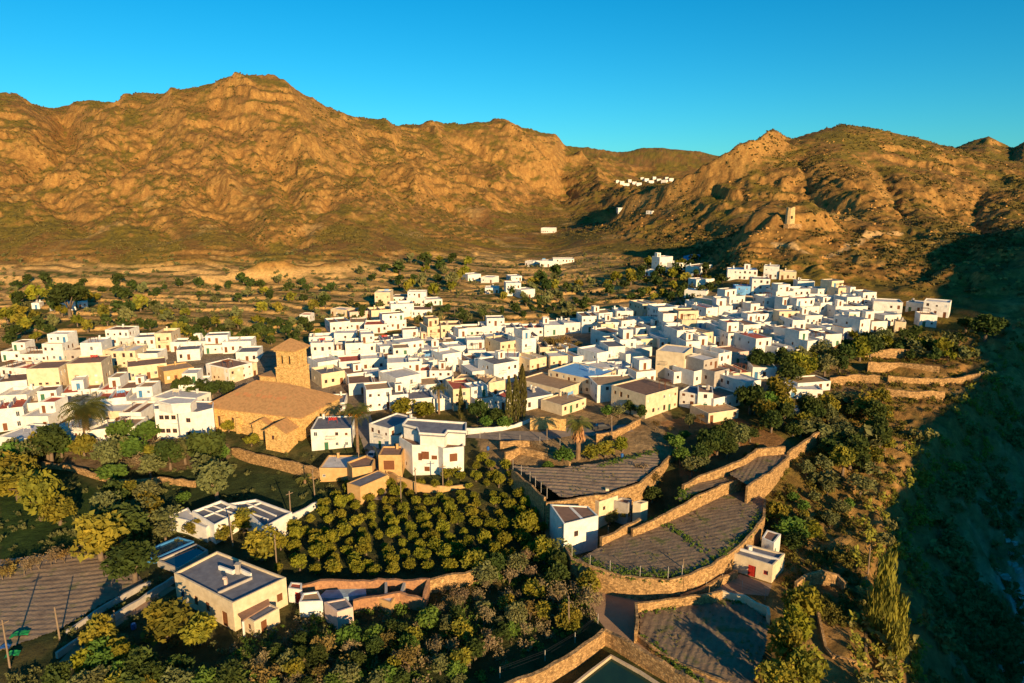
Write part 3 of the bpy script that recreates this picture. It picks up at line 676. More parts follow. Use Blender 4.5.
for h in HM: h[10].pop('fr_', None); BB.append((h[0]-2, min(h[1], h[3])-h[4]*.75-2, h[2]+2, max(h[1], h[3])+1.5))
BB += [(150, 396, 218, 446), (212, 374, 314, 450), (314, 395, 348, 450), (256, 336, 312, 378), (396, 418, 470, 480), (545, 336, 604, 352), (340, 395, 366, 470), (368, 412, 440, 480)]
place_measured()
ROWSH = [  # phrase, polyline of base points, (min, max) width in px, (min,max) height m of one storey, chance of two storeys, turn
 ('the top hillside row', [(772, 306), (845, 303), (870, 306)], (12, 18), .35, 6),
 ('the second hillside row', [(693, 313), (760, 314), (870, 314)], (12, 19), .35, 6),
 ('the third hillside row', [(640, 319), (720, 322), (868, 322), (895, 325)], (12, 20), .4, 5),
 ('the fourth hillside row', [(629, 328), (700, 331), (800, 331), (875, 331)], (12, 20), .4, 8),
 ('the fifth hillside row', [(606, 337), (700, 340), (780, 341), (862, 338)], (13, 20), .4, 8),
 ('the sixth hillside row', [(590, 347), (680, 350), (760, 350), (835, 349)], (13, 20), .35, 12),
 ('the seventh hillside row', [(604, 357), (680, 360), (760, 358), (808, 359)], (13, 21), .35, 12),
 ('the eighth hillside row', [(604, 368), (650, 369), (725, 370)], (14, 22), .3, 14),
 ('the ninth hillside row', [(600, 380), (650, 383), (740, 383)], (14, 22), .3, 16),
 ('the lowest hillside row', [(590, 393), (640, 396), (748, 396)], (15, 23), .3, 18),
 ('the row farthest back by the plain', [(372, 306), (440, 303)], (12, 20), .3, 4),
 ('the second row by the plain', [(350, 322), (420, 317)], (12, 20), .3, 6),
 ('the third row by the plain', [(330, 333), (400, 331)], (13, 22), .2, 8),
 ('the back row of the centre', [(405, 341), (470, 340), (560, 334), (625, 327)], (14, 24), .3, 8),
 ('the second row of the centre', [(205, 352), (322, 349), (400, 351), (470, 350), (560, 344), (600, 340)], (14, 24), .3, 12),
 ('the third row of the centre', [(200, 366), (316, 362), (400, 361), (470, 360), (560, 358)], (14, 25), .25, 14),
 ('the fourth row of the centre', [(316, 374), (352, 371), (440, 372), (520, 370), (600, 367)], (14, 25), .3, 16),
 ('the fifth row of the centre', [(322, 386), (350, 383), (430, 384), (520, 384), (600, 381)], (15, 26), .3, 16),
 ('the sixth row of the centre', [(348, 396), (420, 396), (520, 398)], (16, 26), .25, 18),
 ('the front row of the centre', [(366, 410), (430, 410), (500, 409)], (16, 26), .25, 18),
 ('the road row behind the apartment blocks', [(112, 368), (200, 362)], (15, 22), .2, 6),
 ('the second road row behind the apartment blocks', [(138, 356), (200, 350)], (14, 20), .2, 6),
 ('the back row of the left quarter', [(0, 364), (50, 362), (110, 360)], (15, 24), .2, -6),
 ('the second row of the left quarter', [(0, 379), (30, 377)], (15, 22), .3, -6),
 ('the third row of the left quarter', [(0, 392), (32, 390)], (15, 24), .3, -6),
 ('the row below the apartment blocks', [(62, 405), (120, 402), (205, 396)], (17, 27), .15, 8),
 ('the second row below the apartment blocks', [(0, 418), (60, 416), (150, 414)], (17, 28), .15, 8),
 ('the third row below the apartment blocks', [(0, 431), (60, 429), (150, 427)], (18, 28), .15, 8),
 ('the lowest row of the left quarter', [(86, 442), (152, 440)], (18, 26), .1, 6),
]
nh = 0; FOOT = []
def obb(cx, cy, rz, w, d):
    c, s = math.cos(rz), math.sin(rz); return [(cx+c*a-s*b, cy+s*a+c*b) for a, b in ((-w/2, 0), (w/2, 0), (w/2, d), (-w/2, d))]
for phrase, line, (wa, wb), p2, turn in ROWSH:
    members = []; seg = 0; s = rng.uniform(0, 4); x = line[0][0]+s
    while x < line[-1][0]:
        wpx = rng.uniform(wa, wb); xm = x+wpx/2; py = np.interp(xm, [p[0] for p in line], [p[1] for p in line])+rng.uniform(-2.2, 2.2)
        x += wpx+rng.choice([-.5, 0, 0, .5, 2.5])
        if any(b[0] < xm < b[2] and b[1] < py < b[3] for b in BB): continue
        c = P(xm, py); w = wpx*c.y/F/ (CP)*1.0
        rz = R(turn+rng.choice([-4, 0, 0, 10, 18]) + rng.uniform(-3, 3))
        nst = 2 if rng.random() < p2 else 1
        h = rng.uniform(2.5, 3.3) if nst == 1 else rng.uniform(4.6, 5.6)
        members.append((xm, c, w*rng.uniform(1.0, 1.18), rz, nst, h, rng.uniform(6.5, 10.)))
    for i, (xm, c, w, rz, nst, h, dd) in enumerate(members):
        root, wl, rf, ex = house(c.x, c.y, c.z+rng.uniform(-.1, .3), rz, w, dd, h, nst)
        root['label'] = f"{words(wl, nst, rf, ex)}, {NUM[i]} from left in {phrase}"; nh += 1
print('houses', nh, len(HM), time.time()-T0)
# ------------------------------------------------------------------ church and measured buildings
TILE = mat('old_roof_tiles', (.46, .25, .10), (.31, .165, .065), 1.4, .9, .8, 3, c3=(.52, .17, .07), lo=.3, hi=.6, det=8)
OCH = mat('sandstone', (.68, .43, .16), (.50, .30, .10), 1.1, .9, .6, 4, det=9)
def solid(root, name, m, mats, **k): return obj(name, m.mesh(name, mats), root, **k)
def hip(m, x0, y0, x1, y1, z0, z1, hl, hr, ov=.5, axis='x', hf=None):
    """hipped roof with overhang and a thin eave edge, ridge along x"""
    x0 -= ov; y0 -= ov; x1 += ov; y1 += ov; yc = (y0+y1)/2
    b = [(x0, y0, z0), (x1, y0, z0), (x1, y1, z0), (x0, y1, z0)]; t = .25
    e = [(x, y, z+t) for x, y, z in b]; a, c = (x0+hl, yc, z1), (x1-hr, yc, z1)
    m.add(b+e, [(0, 1, 5, 4), (1, 2, 6, 5), (2, 3, 7, 6), (3, 0, 4, 7), (3, 2, 1, 0)])
    m.quad(e[0], e[1], c, a); m.quad(e[2], e[3], a, c); m.add([e[1], e[2], c], [(0, 1, 2)]); m.add([e[3], e[0], a], [(0, 1, 2)])
def wallbox(root, x0, y0, x1, y1, z0, z1, ops={}, mt='ochre', name='wall', fr='wood', arch=False):
    m = MB(); C = [(x0, y0), (x1, y0), (x1, y1), (x0, y1)]; made = []
    for i, f in enumerate(('front', 'right', 'back', 'left')):
        o, a, pt = facade(m, C[i], C[(i+1) % 4], z0, z1, ops.get(f, []), .35); made += [(q, a, pt(q[0], q[1], .15)) for q in o]
    m.quad((x0, y0, z1), (x1, y0, z1), (x1, y1, z1), (x0, y1, z1))
    w = solid(root, name, m, WALL[mt] if isinstance(mt, str) else mt)
    for q, a, p in made: obj('door' if len(q) > 4 and q[4] == 'door' else 'window', window_mesh(q[2], q[3], q[4] if len(q) > 4 else 'glass', q[5] if len(q) > 5 else fr), w if name != 'wall' else root, p, a)
    return w
# church
CH = thing('church', 'sandstone church with broad hipped tile roof and square bell tower', 'church', (-73.8, 157.5, 2.8), R(-18))
def LOC(o, px, py, z):
    x, y = at_z(px, py, z); dx, dy = x-o.location.x, y-o.location.y; a = o.rotation_euler[2]
    return dx*math.cos(a)+dy*math.sin(a), -dx*math.sin(a)+dy*math.cos(a)
L_, D_ = 26.5, 16.5
wallbox(CH, 0, 0, L_, D_, -3, 6.1, {'front': [(3, 1.6, .8, 2.6), (7, 1.6, .8, 2.6)], 'left': [(4, 2, .8, 2), (10, 2, .8, 2)], 'right': [(5, 2.2, .8, 1.8)]}, OCH)
m = MB()
for x in (1, 5.2, 9.4): m.box(x-.4, -.9, -3, x+.4, -.002, 4.6)
solid(CH, 'buttress', m, OCH)
m = MB(); hip(m, 0, 0, L_, D_, 6.1, 11.2, 8.5, 8.5, .6); rf = solid(CH, 'roof', m, TILE)
m = MB(); m.tube([(8.3, D_/2, 11.25), (L_-8.1, D_/2, 11.25)], .14, 5); solid(rf, 'ridge_tiles', m, TILE)
m = MB()
for k in range(8):
    x = 5.6+k*1.9; sl_ = (11.2-6.35)/(D_/2+.6); ya, yb = 3.4+.3*(k % 2), 4.3+.3*(k % 2); x += .35*math.sin(k*2.3); za, zb_ = 6.35+(ya+.6)*sl_+.06, 6.35+(yb+.6)*sl_+.06; m.quad((x, ya, za), (x+1.1, ya, za), (x+1.1, yb, zb_), (x, yb, zb_))
solid(rf, 'new_tiles', m, mat('newer_tiles', (.52, .23, .09), (.42, .18, .07), 3, .9, .3, 6))
# bell tower
tx0, ty0, tw = 3.6, 22.2, 6.2
TW = wallbox(CH, tx0, ty0, tx0+tw, ty0+tw, -3, 10.4, {}, OCH, 'bell_tower')
m = MB(); m.box(tx0-.15, ty0-.15, 10.4, tx0+tw+.15, ty0+tw+.15, 10.75); solid(TW, 'cornice', m, OCH)
m = MB(); C = [(tx0+.3, ty0+.3), (tx0+tw-.3, ty0+.3), (tx0+tw-.3, ty0+tw-.3), (tx0+.3, ty0+tw-.3)]; op = []
for i in range(4):
    o, a, pt = facade(m, C[i], C[(i+1) % 4], 10.75, 15.6, [(1.2, 11.8, .85, 2.3), (3.5, 11.8, .85, 2.3)], .6); op += [(q, a, pt(q[0], q[1], .55)) for q in o]
bf = belf = solid(CH, 'belfry', m, OCH)
stone_mat(OCH, 3.4, .88)
dk = mat('recess_shade', (.03, .025, .02), None, 3, .9, 0)  # near-black colour painted as the shade inside the bell openings
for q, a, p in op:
    k = MB(); k.quad((0, 0, 0), (q[2], 0, 0), (q[2], 0, q[3]), (0, 0, q[3])); obj('bell_opening_shade', k.mesh('bell_opening_shade', dk), bf, p, a)
m = MB(); m.box(tx0-.1, ty0-.1, 15.15, tx0+tw+.1, ty0+tw+.1, 15.58); solid(belf, 'cornice', m, OCH)
m = MB(); hip(m, tx0, ty0, tx0+tw, ty0+tw, 15.6, 18.4, tw/2+.59, tw/2+.59, .6); solid(CH, 'tower_roof', m, TILE)
wallbox(CH, tx0-6., ty0+.8, tx0-.02, ty0+7, -3, 7.6, {}, OCH, 'sacristy_wall'); m = MB(); m.box(tx0-6.2, ty0+.6, 7.6, tx0-.01, ty0+7.2, 7.85); solid(CH, 'sacristy_roof', m, TILE)
wallbox(CH, 5, D_+.02, L_-6, ty0-.02, -3, 5., {}, OCH, 'cloister_wall')
# gabled chapels in front
def gable(root, x0, y0, x1, y1, z0, ze, zr, mw, mr, ov=.35, ops={}, wname='wall', rname='roof'):
    w = wallbox(root, x0, y0, x1, y1, z0, ze, ops, mw, wname)
    m = MB(); xc = (x0+x1)/2
    for y in (y0, y1): m.add([(x0, y, ze), (x1, y, ze), (xc, y, zr)], [(0, 1, 2)])
    solid(root, 'gable', m, mw)
    m = MB(); t = .2
    for s, xa in ((-1, x0-ov), (1, x1+ov)):
        zz = ze-(zr-ze)*ov/(abs(x1-x0)/2)
        a = [(xa, y0-ov, zz), (xc, y0-ov, zr+.02), (xc, y1+ov, zr+.02), (xa, y1+ov, zz)]; b = [(p[0], p[1], p[2]+t) for p in a]
        m.add(a+b, [(0, 1, 2, 3), (7, 6, 5, 4), (0, 4, 5, 1), (1, 5, 6, 2), (2, 6, 7, 3), (3, 7, 4, 0)])
    solid(root, rname, m, mr)
g0 = LOC(CH, 287, 449, 3.2)
gable(CH, g0[0]-5.6, g0[1], g0[0], -.93, -3, 4.2, 5.9, OCH, TILE, .3, {'front': [(1.6, 2.2, .8, 1.)]}, 'chapel_wall', 'chapel_roof')
gable(CH, g0[0]-11.4, g0[1]+3, g0[0]-6., -.96, -3, 4., 5.5, OCH, TILE, .3, {}, 'chapel_wall', 'chapel_roof')

# --- general building on a measured plan
def PB(name, label, cat, px, z0, h, par, wall, roof, at='roof', ops={}, group=None, fr='wood', foot=-2.):
    zt = z0+h+par if at == 'roof' else z0
    pts = [at_z(a, b, zt) for a, b in px]
    if sum(pts[i][0]*pts[(i+1) % len(pts)][1]-pts[(i+1) % len(pts)][0]*pts[i][1] for i in range(len(pts))) < 0: pts = pts[::-1]
    cx = sum(p[0] for p in pts)/len(pts); cy = sum(p[1] for p in pts)/len(pts)
    root = thing(name, label, cat, (cx, cy, z0), 0, group)
    pts = [(p[0]-cx, p[1]-cy) for p in pts]
    pblock(root, pts, 0, h, par, wall, roof, ops, fr, foot=foot); return root, pts
def inset(pts, t):
    n = len(pts); out = []
    for i in range(n):
        a, b, c = Vector(pts[i-1]), Vector(pts[i]), Vector(pts[(i+1) % n])
        d1 = (b-a).normalized(); d2 = (c-b).normalized(); n1 = Vector((-d1.y, d1.x)); n2 = Vector((-d2.y, d2.x))
        bi = (n1+n2); bi = bi/max(.3, bi.dot(n1)); out.append((b.x+bi.x*t, b.y+bi.y*t))
    return out
def edge_for(pts, e):
    """index of the edge whose outward side faces the given compass word"""
    best, bi = -9, 0
    t = {'front': (0, -1), 'right': (1, -.3), 'left': (-1, -.3), 'back': (0, 1), 'fl': (-.7, -.7), 'fr': (.7, -.7)}[e]
    for i in range(len(pts)):
        a, b = pts[i], pts[(i+1) % len(pts)]; L = math.hypot(b[0]-a[0], b[1]-a[1]); d = ((b[1]-a[1])*t[0]-(b[0]-a[0])*t[1])/L
        if d > best: best, bi = d, i
    return bi
def pblock(root, pts, zb, h, par, wall, roof, ops={}, fr='wood', name='wall', roofname='roof', foot=-2., parapet=.25):
    m = MB(); zt = h+par; n = len(pts); made = []; W = WALL[wall] if isinstance(wall, str) else wall
    oi = {edge_for(pts, k): v for k, v in ops.items()}
    for i in range(n):
        o, a, pt = facade(m, pts[i], pts[(i+1) % n], foot, zt, oi.get(i, []), .2); made += [(q, a, pt(q[0], q[1])) for q in o]
    I = inset(pts, parapet)
    for i in range(n):
        j = (i+1) % n
        m.quad((*pts[i], zt), (*pts[j], zt), (*I[j], zt), (*I[i], zt)); m.quad((*I[j], h-.05), (*I[i], h-.05), (*I[i], zt), (*I[j], zt))
    w = solid(root, name, m, W); par_ = root if name == 'wall' else w
    r = MB(); r.prism(I, h-.3, h); solid(par_, roofname, r, ROOF[roof] if isinstance(roof, str) else roof)
    for q, a, p in made: obj('door' if len(q) > 4 and q[4] == 'door' else 'window', window_mesh(q[2], q[3], q[4] if len(q) > 4 else 'glass', q[5] if len(q) > 5 else fr), par_, p, a)
    return w
def rel(root, px, z): return [(at_z(a, b, z)[0]-root.location.x, at_z(a, b, z)[1]-root.location.y) for a, b in px]
def ribbon(m, pts, z0, z1, t, mi=0):
    """a wall of thickness t following pts, z0/z1 scalars or lists"""
    n = len(pts); z0 = z0 if isinstance(z0, (list, tuple)) else [z0]*n; z1 = z1 if isinstance(z1, (list, tuple)) else [z1]*n
    Lf, Rt = [], []
    for i in range(n):
        a = Vector(pts[max(i-1, 0)]); b = Vector(pts[min(i+1, n-1)]); d = (b-a).normalized(); nn = Vector((-d.y, d.x))*t/2
        Lf.append((pts[i][0]+nn.x, pts[i][1]+nn.y)); Rt.append((pts[i][0]-nn.x, pts[i][1]-nn.y))
    for i in range(n-1):
        j = i+1
        m.quad((*Rt[i], z0[i]), (*Rt[j], z0[j]), (*Rt[j], z1[j]), (*Rt[i], z1[i]), mi)
        m.quad((*Lf[j], z0[j]), (*Lf[i], z0[i]), (*Lf[i], z1[i]), (*Lf[j], z1[j]), mi)
        m.quad((*Rt[i], z1[i]), (*Rt[j], z1[j]), (*Lf[j], z1[j]), (*Lf[i], z1[i]), mi)
    m.quad((*Lf[0], z0[0]), (*Rt[0], z0[0]), (*Rt[0], z1[0]), (*Lf[0], z1[0]), mi); m.quad((*Rt[-1], z0[-1]), (*Lf[-1], z0[-1]), (*Lf[-1], z1[-1]), (*Rt[-1], z1[-1]), mi)
def densify(pts, step=2.5):
    out = []
    for i in range(len(pts)-1):
        a, b = pts[i], pts[i+1]; n = max(1, int(math.dist(a, b)/step))
        out += [tuple(a[k]+(b[k]-a[k])*j/n for k in range(len(a))) for j in range(n)]
    return out+[tuple(pts[-1])]
def wall_thing(label, px, z1, z0, t=.5, m_=None, name='stone_wall', cat='stone wall', jag=.2, group='stone walls'):
    """px at height z1 (top); z0 bottom or None for the ground"""
    zs = z1 if isinstance(z1, (list, tuple)) else [z1]*len(px)
    p3 = densify([(*at_z(a, b, z), z) for (a, b), z in zip(px, zs)], 1.5)
    cx, cy = p3[0][0], p3[0][1]; zb = [(z0 if z0 is not None else hz(p[0], p[1])-1.5) for p in p3]
    base = min(hz(p[0], p[1]) for p in p3[::4]) if z0 is None else z0
    m = MB(); ribbon(m, [(p[0]-cx, p[1]-cy) for p in p3], [b-base for b in zb], [p[2]-base+rng.uniform(-jag, jag) for p in p3], t)
    return thing(name, label, cat, (cx, cy, base), 0, group, m.mesh(name, m_ or STONE))

def O(s, z, w, h, k='glass', f='wood'): return (s, z, w, h, k, f)
# farmhouse in the foreground
fh, p = PB('farmhouse', 'long cream farmhouse with blue-grey flat roof and raised roof bay', 'house', [(174, 573), (217, 551), (286, 577.5), (232.5, 603)], 0, 4.1, .35, 'cream', 'grey',
   ops={'fl': [O(1.2, .3, 1., 2.1, 'glass', 'blue'), O(4.6, .9, .9, 1.5, 'shut', 'wood'), O(7.4, .9, .9, 1.5, 'shut', 'wood'), O(11.2, .02, 1.2, 2.3, 'door', 'wood')], 'fr': [O(1.4, 1.2, .9, 1.2, 'shut', 'wood'), O(4.2, .02, 1.1, 2.1, 'door', 'wood'), O(6.6, 1.2, .9, 1.2, 'shut', 'wood')]})
q = inset(rel(fh, [(225, 560), (243, 563.5), (281, 579), (255, 590), (238, 582)], 4.45), 0)
m = MB(); r1 = rel(fh, [(219, 567), (233, 572), (238, 569), (251, 575)], 4.5); ribbon(m, r1, 4.103, 4.75, .28); solid(fh, 'roof_step', m, WALL['white'])
m = MB(); a = rel(fh, [(252, 578), (218, 593)], 4.3); ribbon(m, a, 4.103, 4.5, .2); solid(fh, 'roof_divider', m, WALL['grey'])
m = MB(); a = rel(fh, [(238, 568)], 5.)[0]; m.box(a[0]-.3, a[1]-.3, 4.1, a[0]+.3, a[1]+.3, 5.6); m.box(a[0]-.42, a[1]-.42, 5.6, a[0]+.42, a[1]+.42, 5.75); solid(fh, 'chimney', m, WALL['grey'])
m = MB(); a = rel(fh, [(226, 583)], 4.3)[0]; m.box(a[0]-.2, a[1]-.2, 4.1, a[0]+.2, a[1]+.2, 5.); m.box(a[0]-.35, a[1]-.2, 4.95, a[0]+.1, a[1]+.2, 5.25); solid(fh, 'roof_vent', m, WALL['pink'])
pp = rel(fh, [(236, 612), (268, 597), (270, 604), (243, 620)], 2.5); m = MB(); m.prism(pp, 2.3, 2.5); solid(fh, 'porch_roof', m, ROOF['brown'])
for i, (a, b) in enumerate(pp[2:]): 
    m = MB(); m.box(a-.12, b-.12, -.5, a+.12, b+.12, 2.297); solid(fh, 'porch_post', m, WALL['white'])
an, p = PB('outbuilding', 'low cream annex with small doors below the farmhouse end wall', 'outbuilding', [(243, 616), (269, 603), (279, 608), (254, 622)], -.1, 2.3, .15, 'cream', 'grey', ops={'fr': [O(1., .1, .9, 1.8, 'door', 'wood'), O(3.2, .1, .9, 1.8, 'door', 'wood')], 'front': [O(1, 1, .6, .7)]})
rd, p = PB('shed', 'small white shed with bright red door between farmhouse and ruin', 'shed', [(288, 588), (291, 582), (302, 583), (302, 590)], 0, 2.2, .15, 'white', 'red', ops={'front': [O(1.1, .02, .9, 1.8, 'door', 'red')]})
# villa with white roof ribs
def ribs(root, quads, z):
    for ln in quads:
        m = MB(); ribbon(m, rel(root, ln, z+.3), z-root.location.z, z-root.location.z+.28, .16); solid(root, 'roof_rib', m, WALL['white'])
v1, p = PB('villa', 'white villa with grey roof divided by white ribs, beside the garden pools', 'villa', [(192, 511), (221, 500), (243, 509.5), (214, 525)], 0, 3.2, .45, 'white', 'grey', ops={'fl': [O(2, 0.6, 1.2, 1.8), O(5, .6, 1.2, 1.8)], 'front': [O(1.5, .9, 1., 1.2), O(4.5, .9, 1., 1.2)]})
ribs(v1, [[(202, 507.3), (227, 517)], [(211, 504), (236, 513.5)], [(203, 516.5), (231.5, 505)]], 3.2)
v2, p = PB('villa', 'right-hand white villa wing with ribbed grey roof and wide terrace', 'villa', [(244.5, 510), (228, 503.5), (256, 499), (292, 512), (264, 527)], 0, 3.4, .45, 'white', 'grey', ops={'front': [O(2, .8, 1.1, 1.3), O(5, .8, 1.1, 1.3)], 'fr': [O(2, 1, 1, 1.1)]})
ribs(v2, [[(233, 512.5-7), (268, 519.5-1)], [(246, 502), (276, 515)], [(243, 509), (262, 501.5)]], 3.4)
v3, p = PB('outbuilding', 'low white lean-to at the left end of the ribbed villa', 'outbuilding', [(167, 516), (188, 507.5), (191, 512), (212, 522.5), (206, 528), (186, 520)], 0, 2.6, .2, 'white', 'pale')
wb, p = PB('school_block', 'large white two-storey block with long balcony left of the church', 'building', [(153, 404.5), (176, 400), (214, 401), (213, 408), (197, 412), (178, 411.5), (176, 409), (154, 409)], 3, 6.6, .35, 'white', 'grey', foot=-4)
for i in range(len(p)):
    L = math.dist(p[i], p[(i+1) % len(p)]); a_, b_ = p[i], p[(i+1) % len(p)]
    if b_[0] > a_[0] and L > 3.5 and (b_[1]-a_[1]) < .8*(b_[0]-a_[0]):
        for s_ in ([L*.2, L*.45, L*.75] if L > 5 else [L*.5-.5]):
            for z_ in (1.1, 4.4): obj('window', window_mesh(1., 1., 'glass', 'wood'), wb, (a_[0]+(b_[0]-a_[0])*s_/L+(b_[1]-a_[1])/L*.13, a_[1]+(b_[1]-a_[1])*s_/L-(b_[0]-a_[0])/L*.13, z_), math.atan2(b_[1]-a_[1], b_[0]-a_[0]))
m = MB(); a = rel(wb, [(169, 421), (187, 422.5), (187, 426), (169, 424)], 6.2); m.prism(a, 3.3, 3.5); solid(wb, 'balcony', m, WALL['white'])
up = rel(wb, [(158, 401), (175, 397), (196, 398.5), (190, 403), (172, 404)], 12.); pblock(wb, up, 6.6, 8.9, .2, 'white', 'pale', name='upper_storey', foot=6.604)
# white terraced house above the orchard
wh, p = PB('villa', 'bright white two-level villa with roof terraces above the citrus orchard', 'villa', [(399, 437), (405, 431), (464, 433), (463.5, 446.5), (443, 448.5), (438, 446), (412, 445)], 2.4, 5.9, .5, 'white', 'brown',
   ops={'front': [O(1.2, 3.1, .8, 1.6, 'shut', 'wood'), O(4., 3.4, 1.2, .9, 'shut', 'wood'), O(4.2, .9, 1.1, .9, 'shut', 'wood')], 'left': [O(1, 3, .8, 1.), O(2.5, 1, .6, .8)]})
up = rel(wh, [(403.5, 423.5), (408, 418.5), (465.5, 422.5), (465, 430.5), (447, 429.5), (444, 433.5), (420, 432), (418, 427)], 11.6)
pblock(wh, up, 0, 9.0-.2, .4, 'white', 'grey', ops={'front': [O(.5, 6.6, .9, .9), O(2.6, 6.6, 1, .9)]}, name='upper_storey', foot=5.903)
for pxs in ((446.5, 461), (407, 416)):
    a = rel(wh, [(pxs[0], 444), (pxs[1], 444.5)], 8.4)
m = MB(); a = rel(wh, [(444, 458.5), (461.5, 458), (461.5, 455.5), (444.5, 456.5)], 5.6); m.prism(a, 3.0, 3.15); solid(wh, 'balcony', m, WALL['white'])
for zz, xx, w_ in ((3.3, 452, 1.9), (.7, 455, 1.2)):
    x, y = rel(wh, [(xx, 464)], 2.4)[0]
    i = edge_for(p, 'front'); 
def on_wall(root, pts, e, s, z, w, h, kind='glass', fr='wood'):
    """a window set slightly proud of a wall, used where the plan has short facets"""
    i = e; a, b = pts[i], pts[(i+1) % len(pts)]; L = math.dist(a, b); u = ((b[0]-a[0])/L, (b[1]-a[1])/L); n = (u[1], -u[0])
    obj('window', window_mesh(w, h, kind, fr), root, (a[0]+u[0]*s+n[0]*.13, a[1]+u[1]*s+n[1]*.13, z), math.atan2(u[1], u[0]))
fe = sorted(range(len(p)), key=lambda i: p[i][1]+p[(i+1) % len(p)][1])[:3]
for i in fe:
    L = math.dist(p[i], p[(i+1) % len(p)])
    if 2.2 < L < 5.5:
        on_wall(wh, p, i, L*.5-.8, 3.4, 1.6, 1.7, 'shut'); on_wall(wh, p, i, L*.55-.5, .8, 1.1, 1., 'shut')
# lower quarter
PB('shed', 'ochre shed with single dark sloping roof above the orchard corner', 'shed', [(347, 483), (378, 470), (389, 474.5), (360, 487)], 1., 3.1, .12, 'ochre', 'grey')
PB('outbuilding', 'ochre yard building with brown roof between the street and the orchard shed', 'outbuilding', [(347, 462), (366, 455), (375, 459), (372, 466), (352, 468)], 2.4, 2.7, .35, 'ochre', 'brown')
# white barn by the field
ba, p = PB('barn', 'white barn with brown roof split by a pale strip, between orchard and field', 'barn', [(550, 504), (588, 506), (598.4, 515.6), (564, 524)], 1.4, 4.6, .2, 'white', 'brown', ops={'front': [O(2., 2., .8, 1.)]}, foot=-3)
m = MB(); a = rel(ba, [(568, 505), (583, 519.7)], 6.0); ribbon(m, a, 4.603, 4.66, .5); solid(ba, 'roof_strip', m, WALL['white'])
cb, p = PB('cottage', 'small cream cottage with dark roof behind the white barn', 'cottage', [(586, 496), (607, 491), (618, 495.5), (599, 502)], 2.8, 2.6, .2, 'cream', 'grey', ops={'front': [O(1., .9, .6, .7)]}, foot=-4)
m = MB(); a = rel(cb, [(607, 493)], 5.6)[0]; m.box(a[0]-.3, a[1]-.3, 2.6, a[0]+.3, a[1]+.3, 3.7); solid(cb, 'chimney', m, WALL['cream'])
PB('hut', 'tiny cream hut right of the small cream cottage', 'hut', [(633, 502), (640, 500), (648, 501.5), (641, 504)], 3.2, 2.1, .1, 'cream', 'tan', foot=-3)
PB('shed', 'roofless grey shed between the cream cottage and the tiny hut', 'shed', [(612, 500), (622, 497), (632, 499.5), (628, 504)], 3., 1.5, .4, 'grey', 'brown', foot=-3)
rh, p = PB('cottage', 'pale stone cottage with red door and dark ribbed roof, below the big field wall', 'cottage', [(729, 551.6), (741, 542.5), (785, 553.5), (773, 565.5)], 0, 2.8, .25, 'cream', 'grey', ops={'front': [O(3.2, .02, 1.2, 1.9, 'door', 'red'), O(5.6, 1.1, .7, .7, 'glass', 'red')]})
m = MB(); a = rel(rh, [(735, 546.8), (780, 559)], 3.2); ribbon(m, a, 2.803, 3.2, .3); solid(rh, 'roof_rib', m, WALL['white'])
m = MB(); a = rel(rh, [(750, 548)], 3.2)[0]; m.box(a[0]-.3, a[1]-.3, 2.8, a[0]+.3, a[1]+.3, 3.5); solid(rh, 'chimney', m, WALL['white'])
PB('outbuilding', 'white cube outbuilding with brown roof behind the red-doored cottage', 'outbuilding', [(762, 537.6), (767, 529.7), (781, 534), (774, 543)], 0, 3.1, .15, 'white', 'brown', ops={'fr': [O(.8, .6, .8, 1.2, 'door', 'green')]})
# ruin below the orchard
ru = thing('ruined_barn', 'long roofless ruin with stone walls and pale blue floor below the orchard', 'ruin', (*at_z(360, 600, 0), 0))
outer = rel(ru, [(300, 583), (330, 580), (386, 579), (428.7, 580.5), (423, 596), (400, 591.5), (353, 597)], 2.4)
m = MB(); zz = [2.2, 2.5, 2.3, 2.6, 2.1, 2.4, 1.8]
pts = densify([(*a, z) for a, z in zip(outer, zz)], 1.2); ribbon(m, [(a, b) for a, b, _ in pts], -.5, [z+rng.uniform(-.25, .2) for *_, z in pts], .5); solid(ru, 'wall', m, mat('rubble_wall', (.44, .22, .10), (.26, .13, .07), 2, .95, .5, 4, c3=(.6, .45, .3)))
for ln in ([(386, 579), (386, 593)], [(405, 580), (401, 592)]):
    m = MB(); ribbon(m, rel(ru, ln, 2.2), -.5, 2.1, .4); solid(ru, 'partition', m, WALL['grey'])
m = MB(); m.prism(inset(outer, .2) if False else outer, -.3, .12); solid(ru, 'floor', m, mat('old_floor', (.20, .15, .12), (.10, .075, .06), .8, .9, .3, 4))
m = MB(); m.prism(rel(ru, [(318, 598), (326, 590), (366, 588), (366, 594), (340, 598)], 1.), .3, 1.); solid(ru, 'tank', m, mat('pale_blue_lime', (.30, .42, .52), (.2, .27, .34), .9, .8, .2, 4))
PB('outbuilding', 'white block with flat tan roof at the left end of the ruin', 'outbuilding', [(299, 602), (303, 593), (318, 591), (323, 601)], 0, 2.3, .2, 'white', 'tan')
PB('outbuilding', 'half-brick outbuilding with grey roof in front of the ruin', 'outbuilding', [(324, 602), (346, 598), (353, 607), (337, 612)], -.2, 3., .15, 'pink', 'grey', ops={'fr': [O(1.2, 1.2, 1.6, .9)]})
PB('outbuilding', 'small brick lean-to with pale roof at the right part of the ruin', 'outbuilding', [(377, 598), (384, 594), (395, 597), (391, 603)], -.2, 1.9, .1, 'ochre', 'pale')
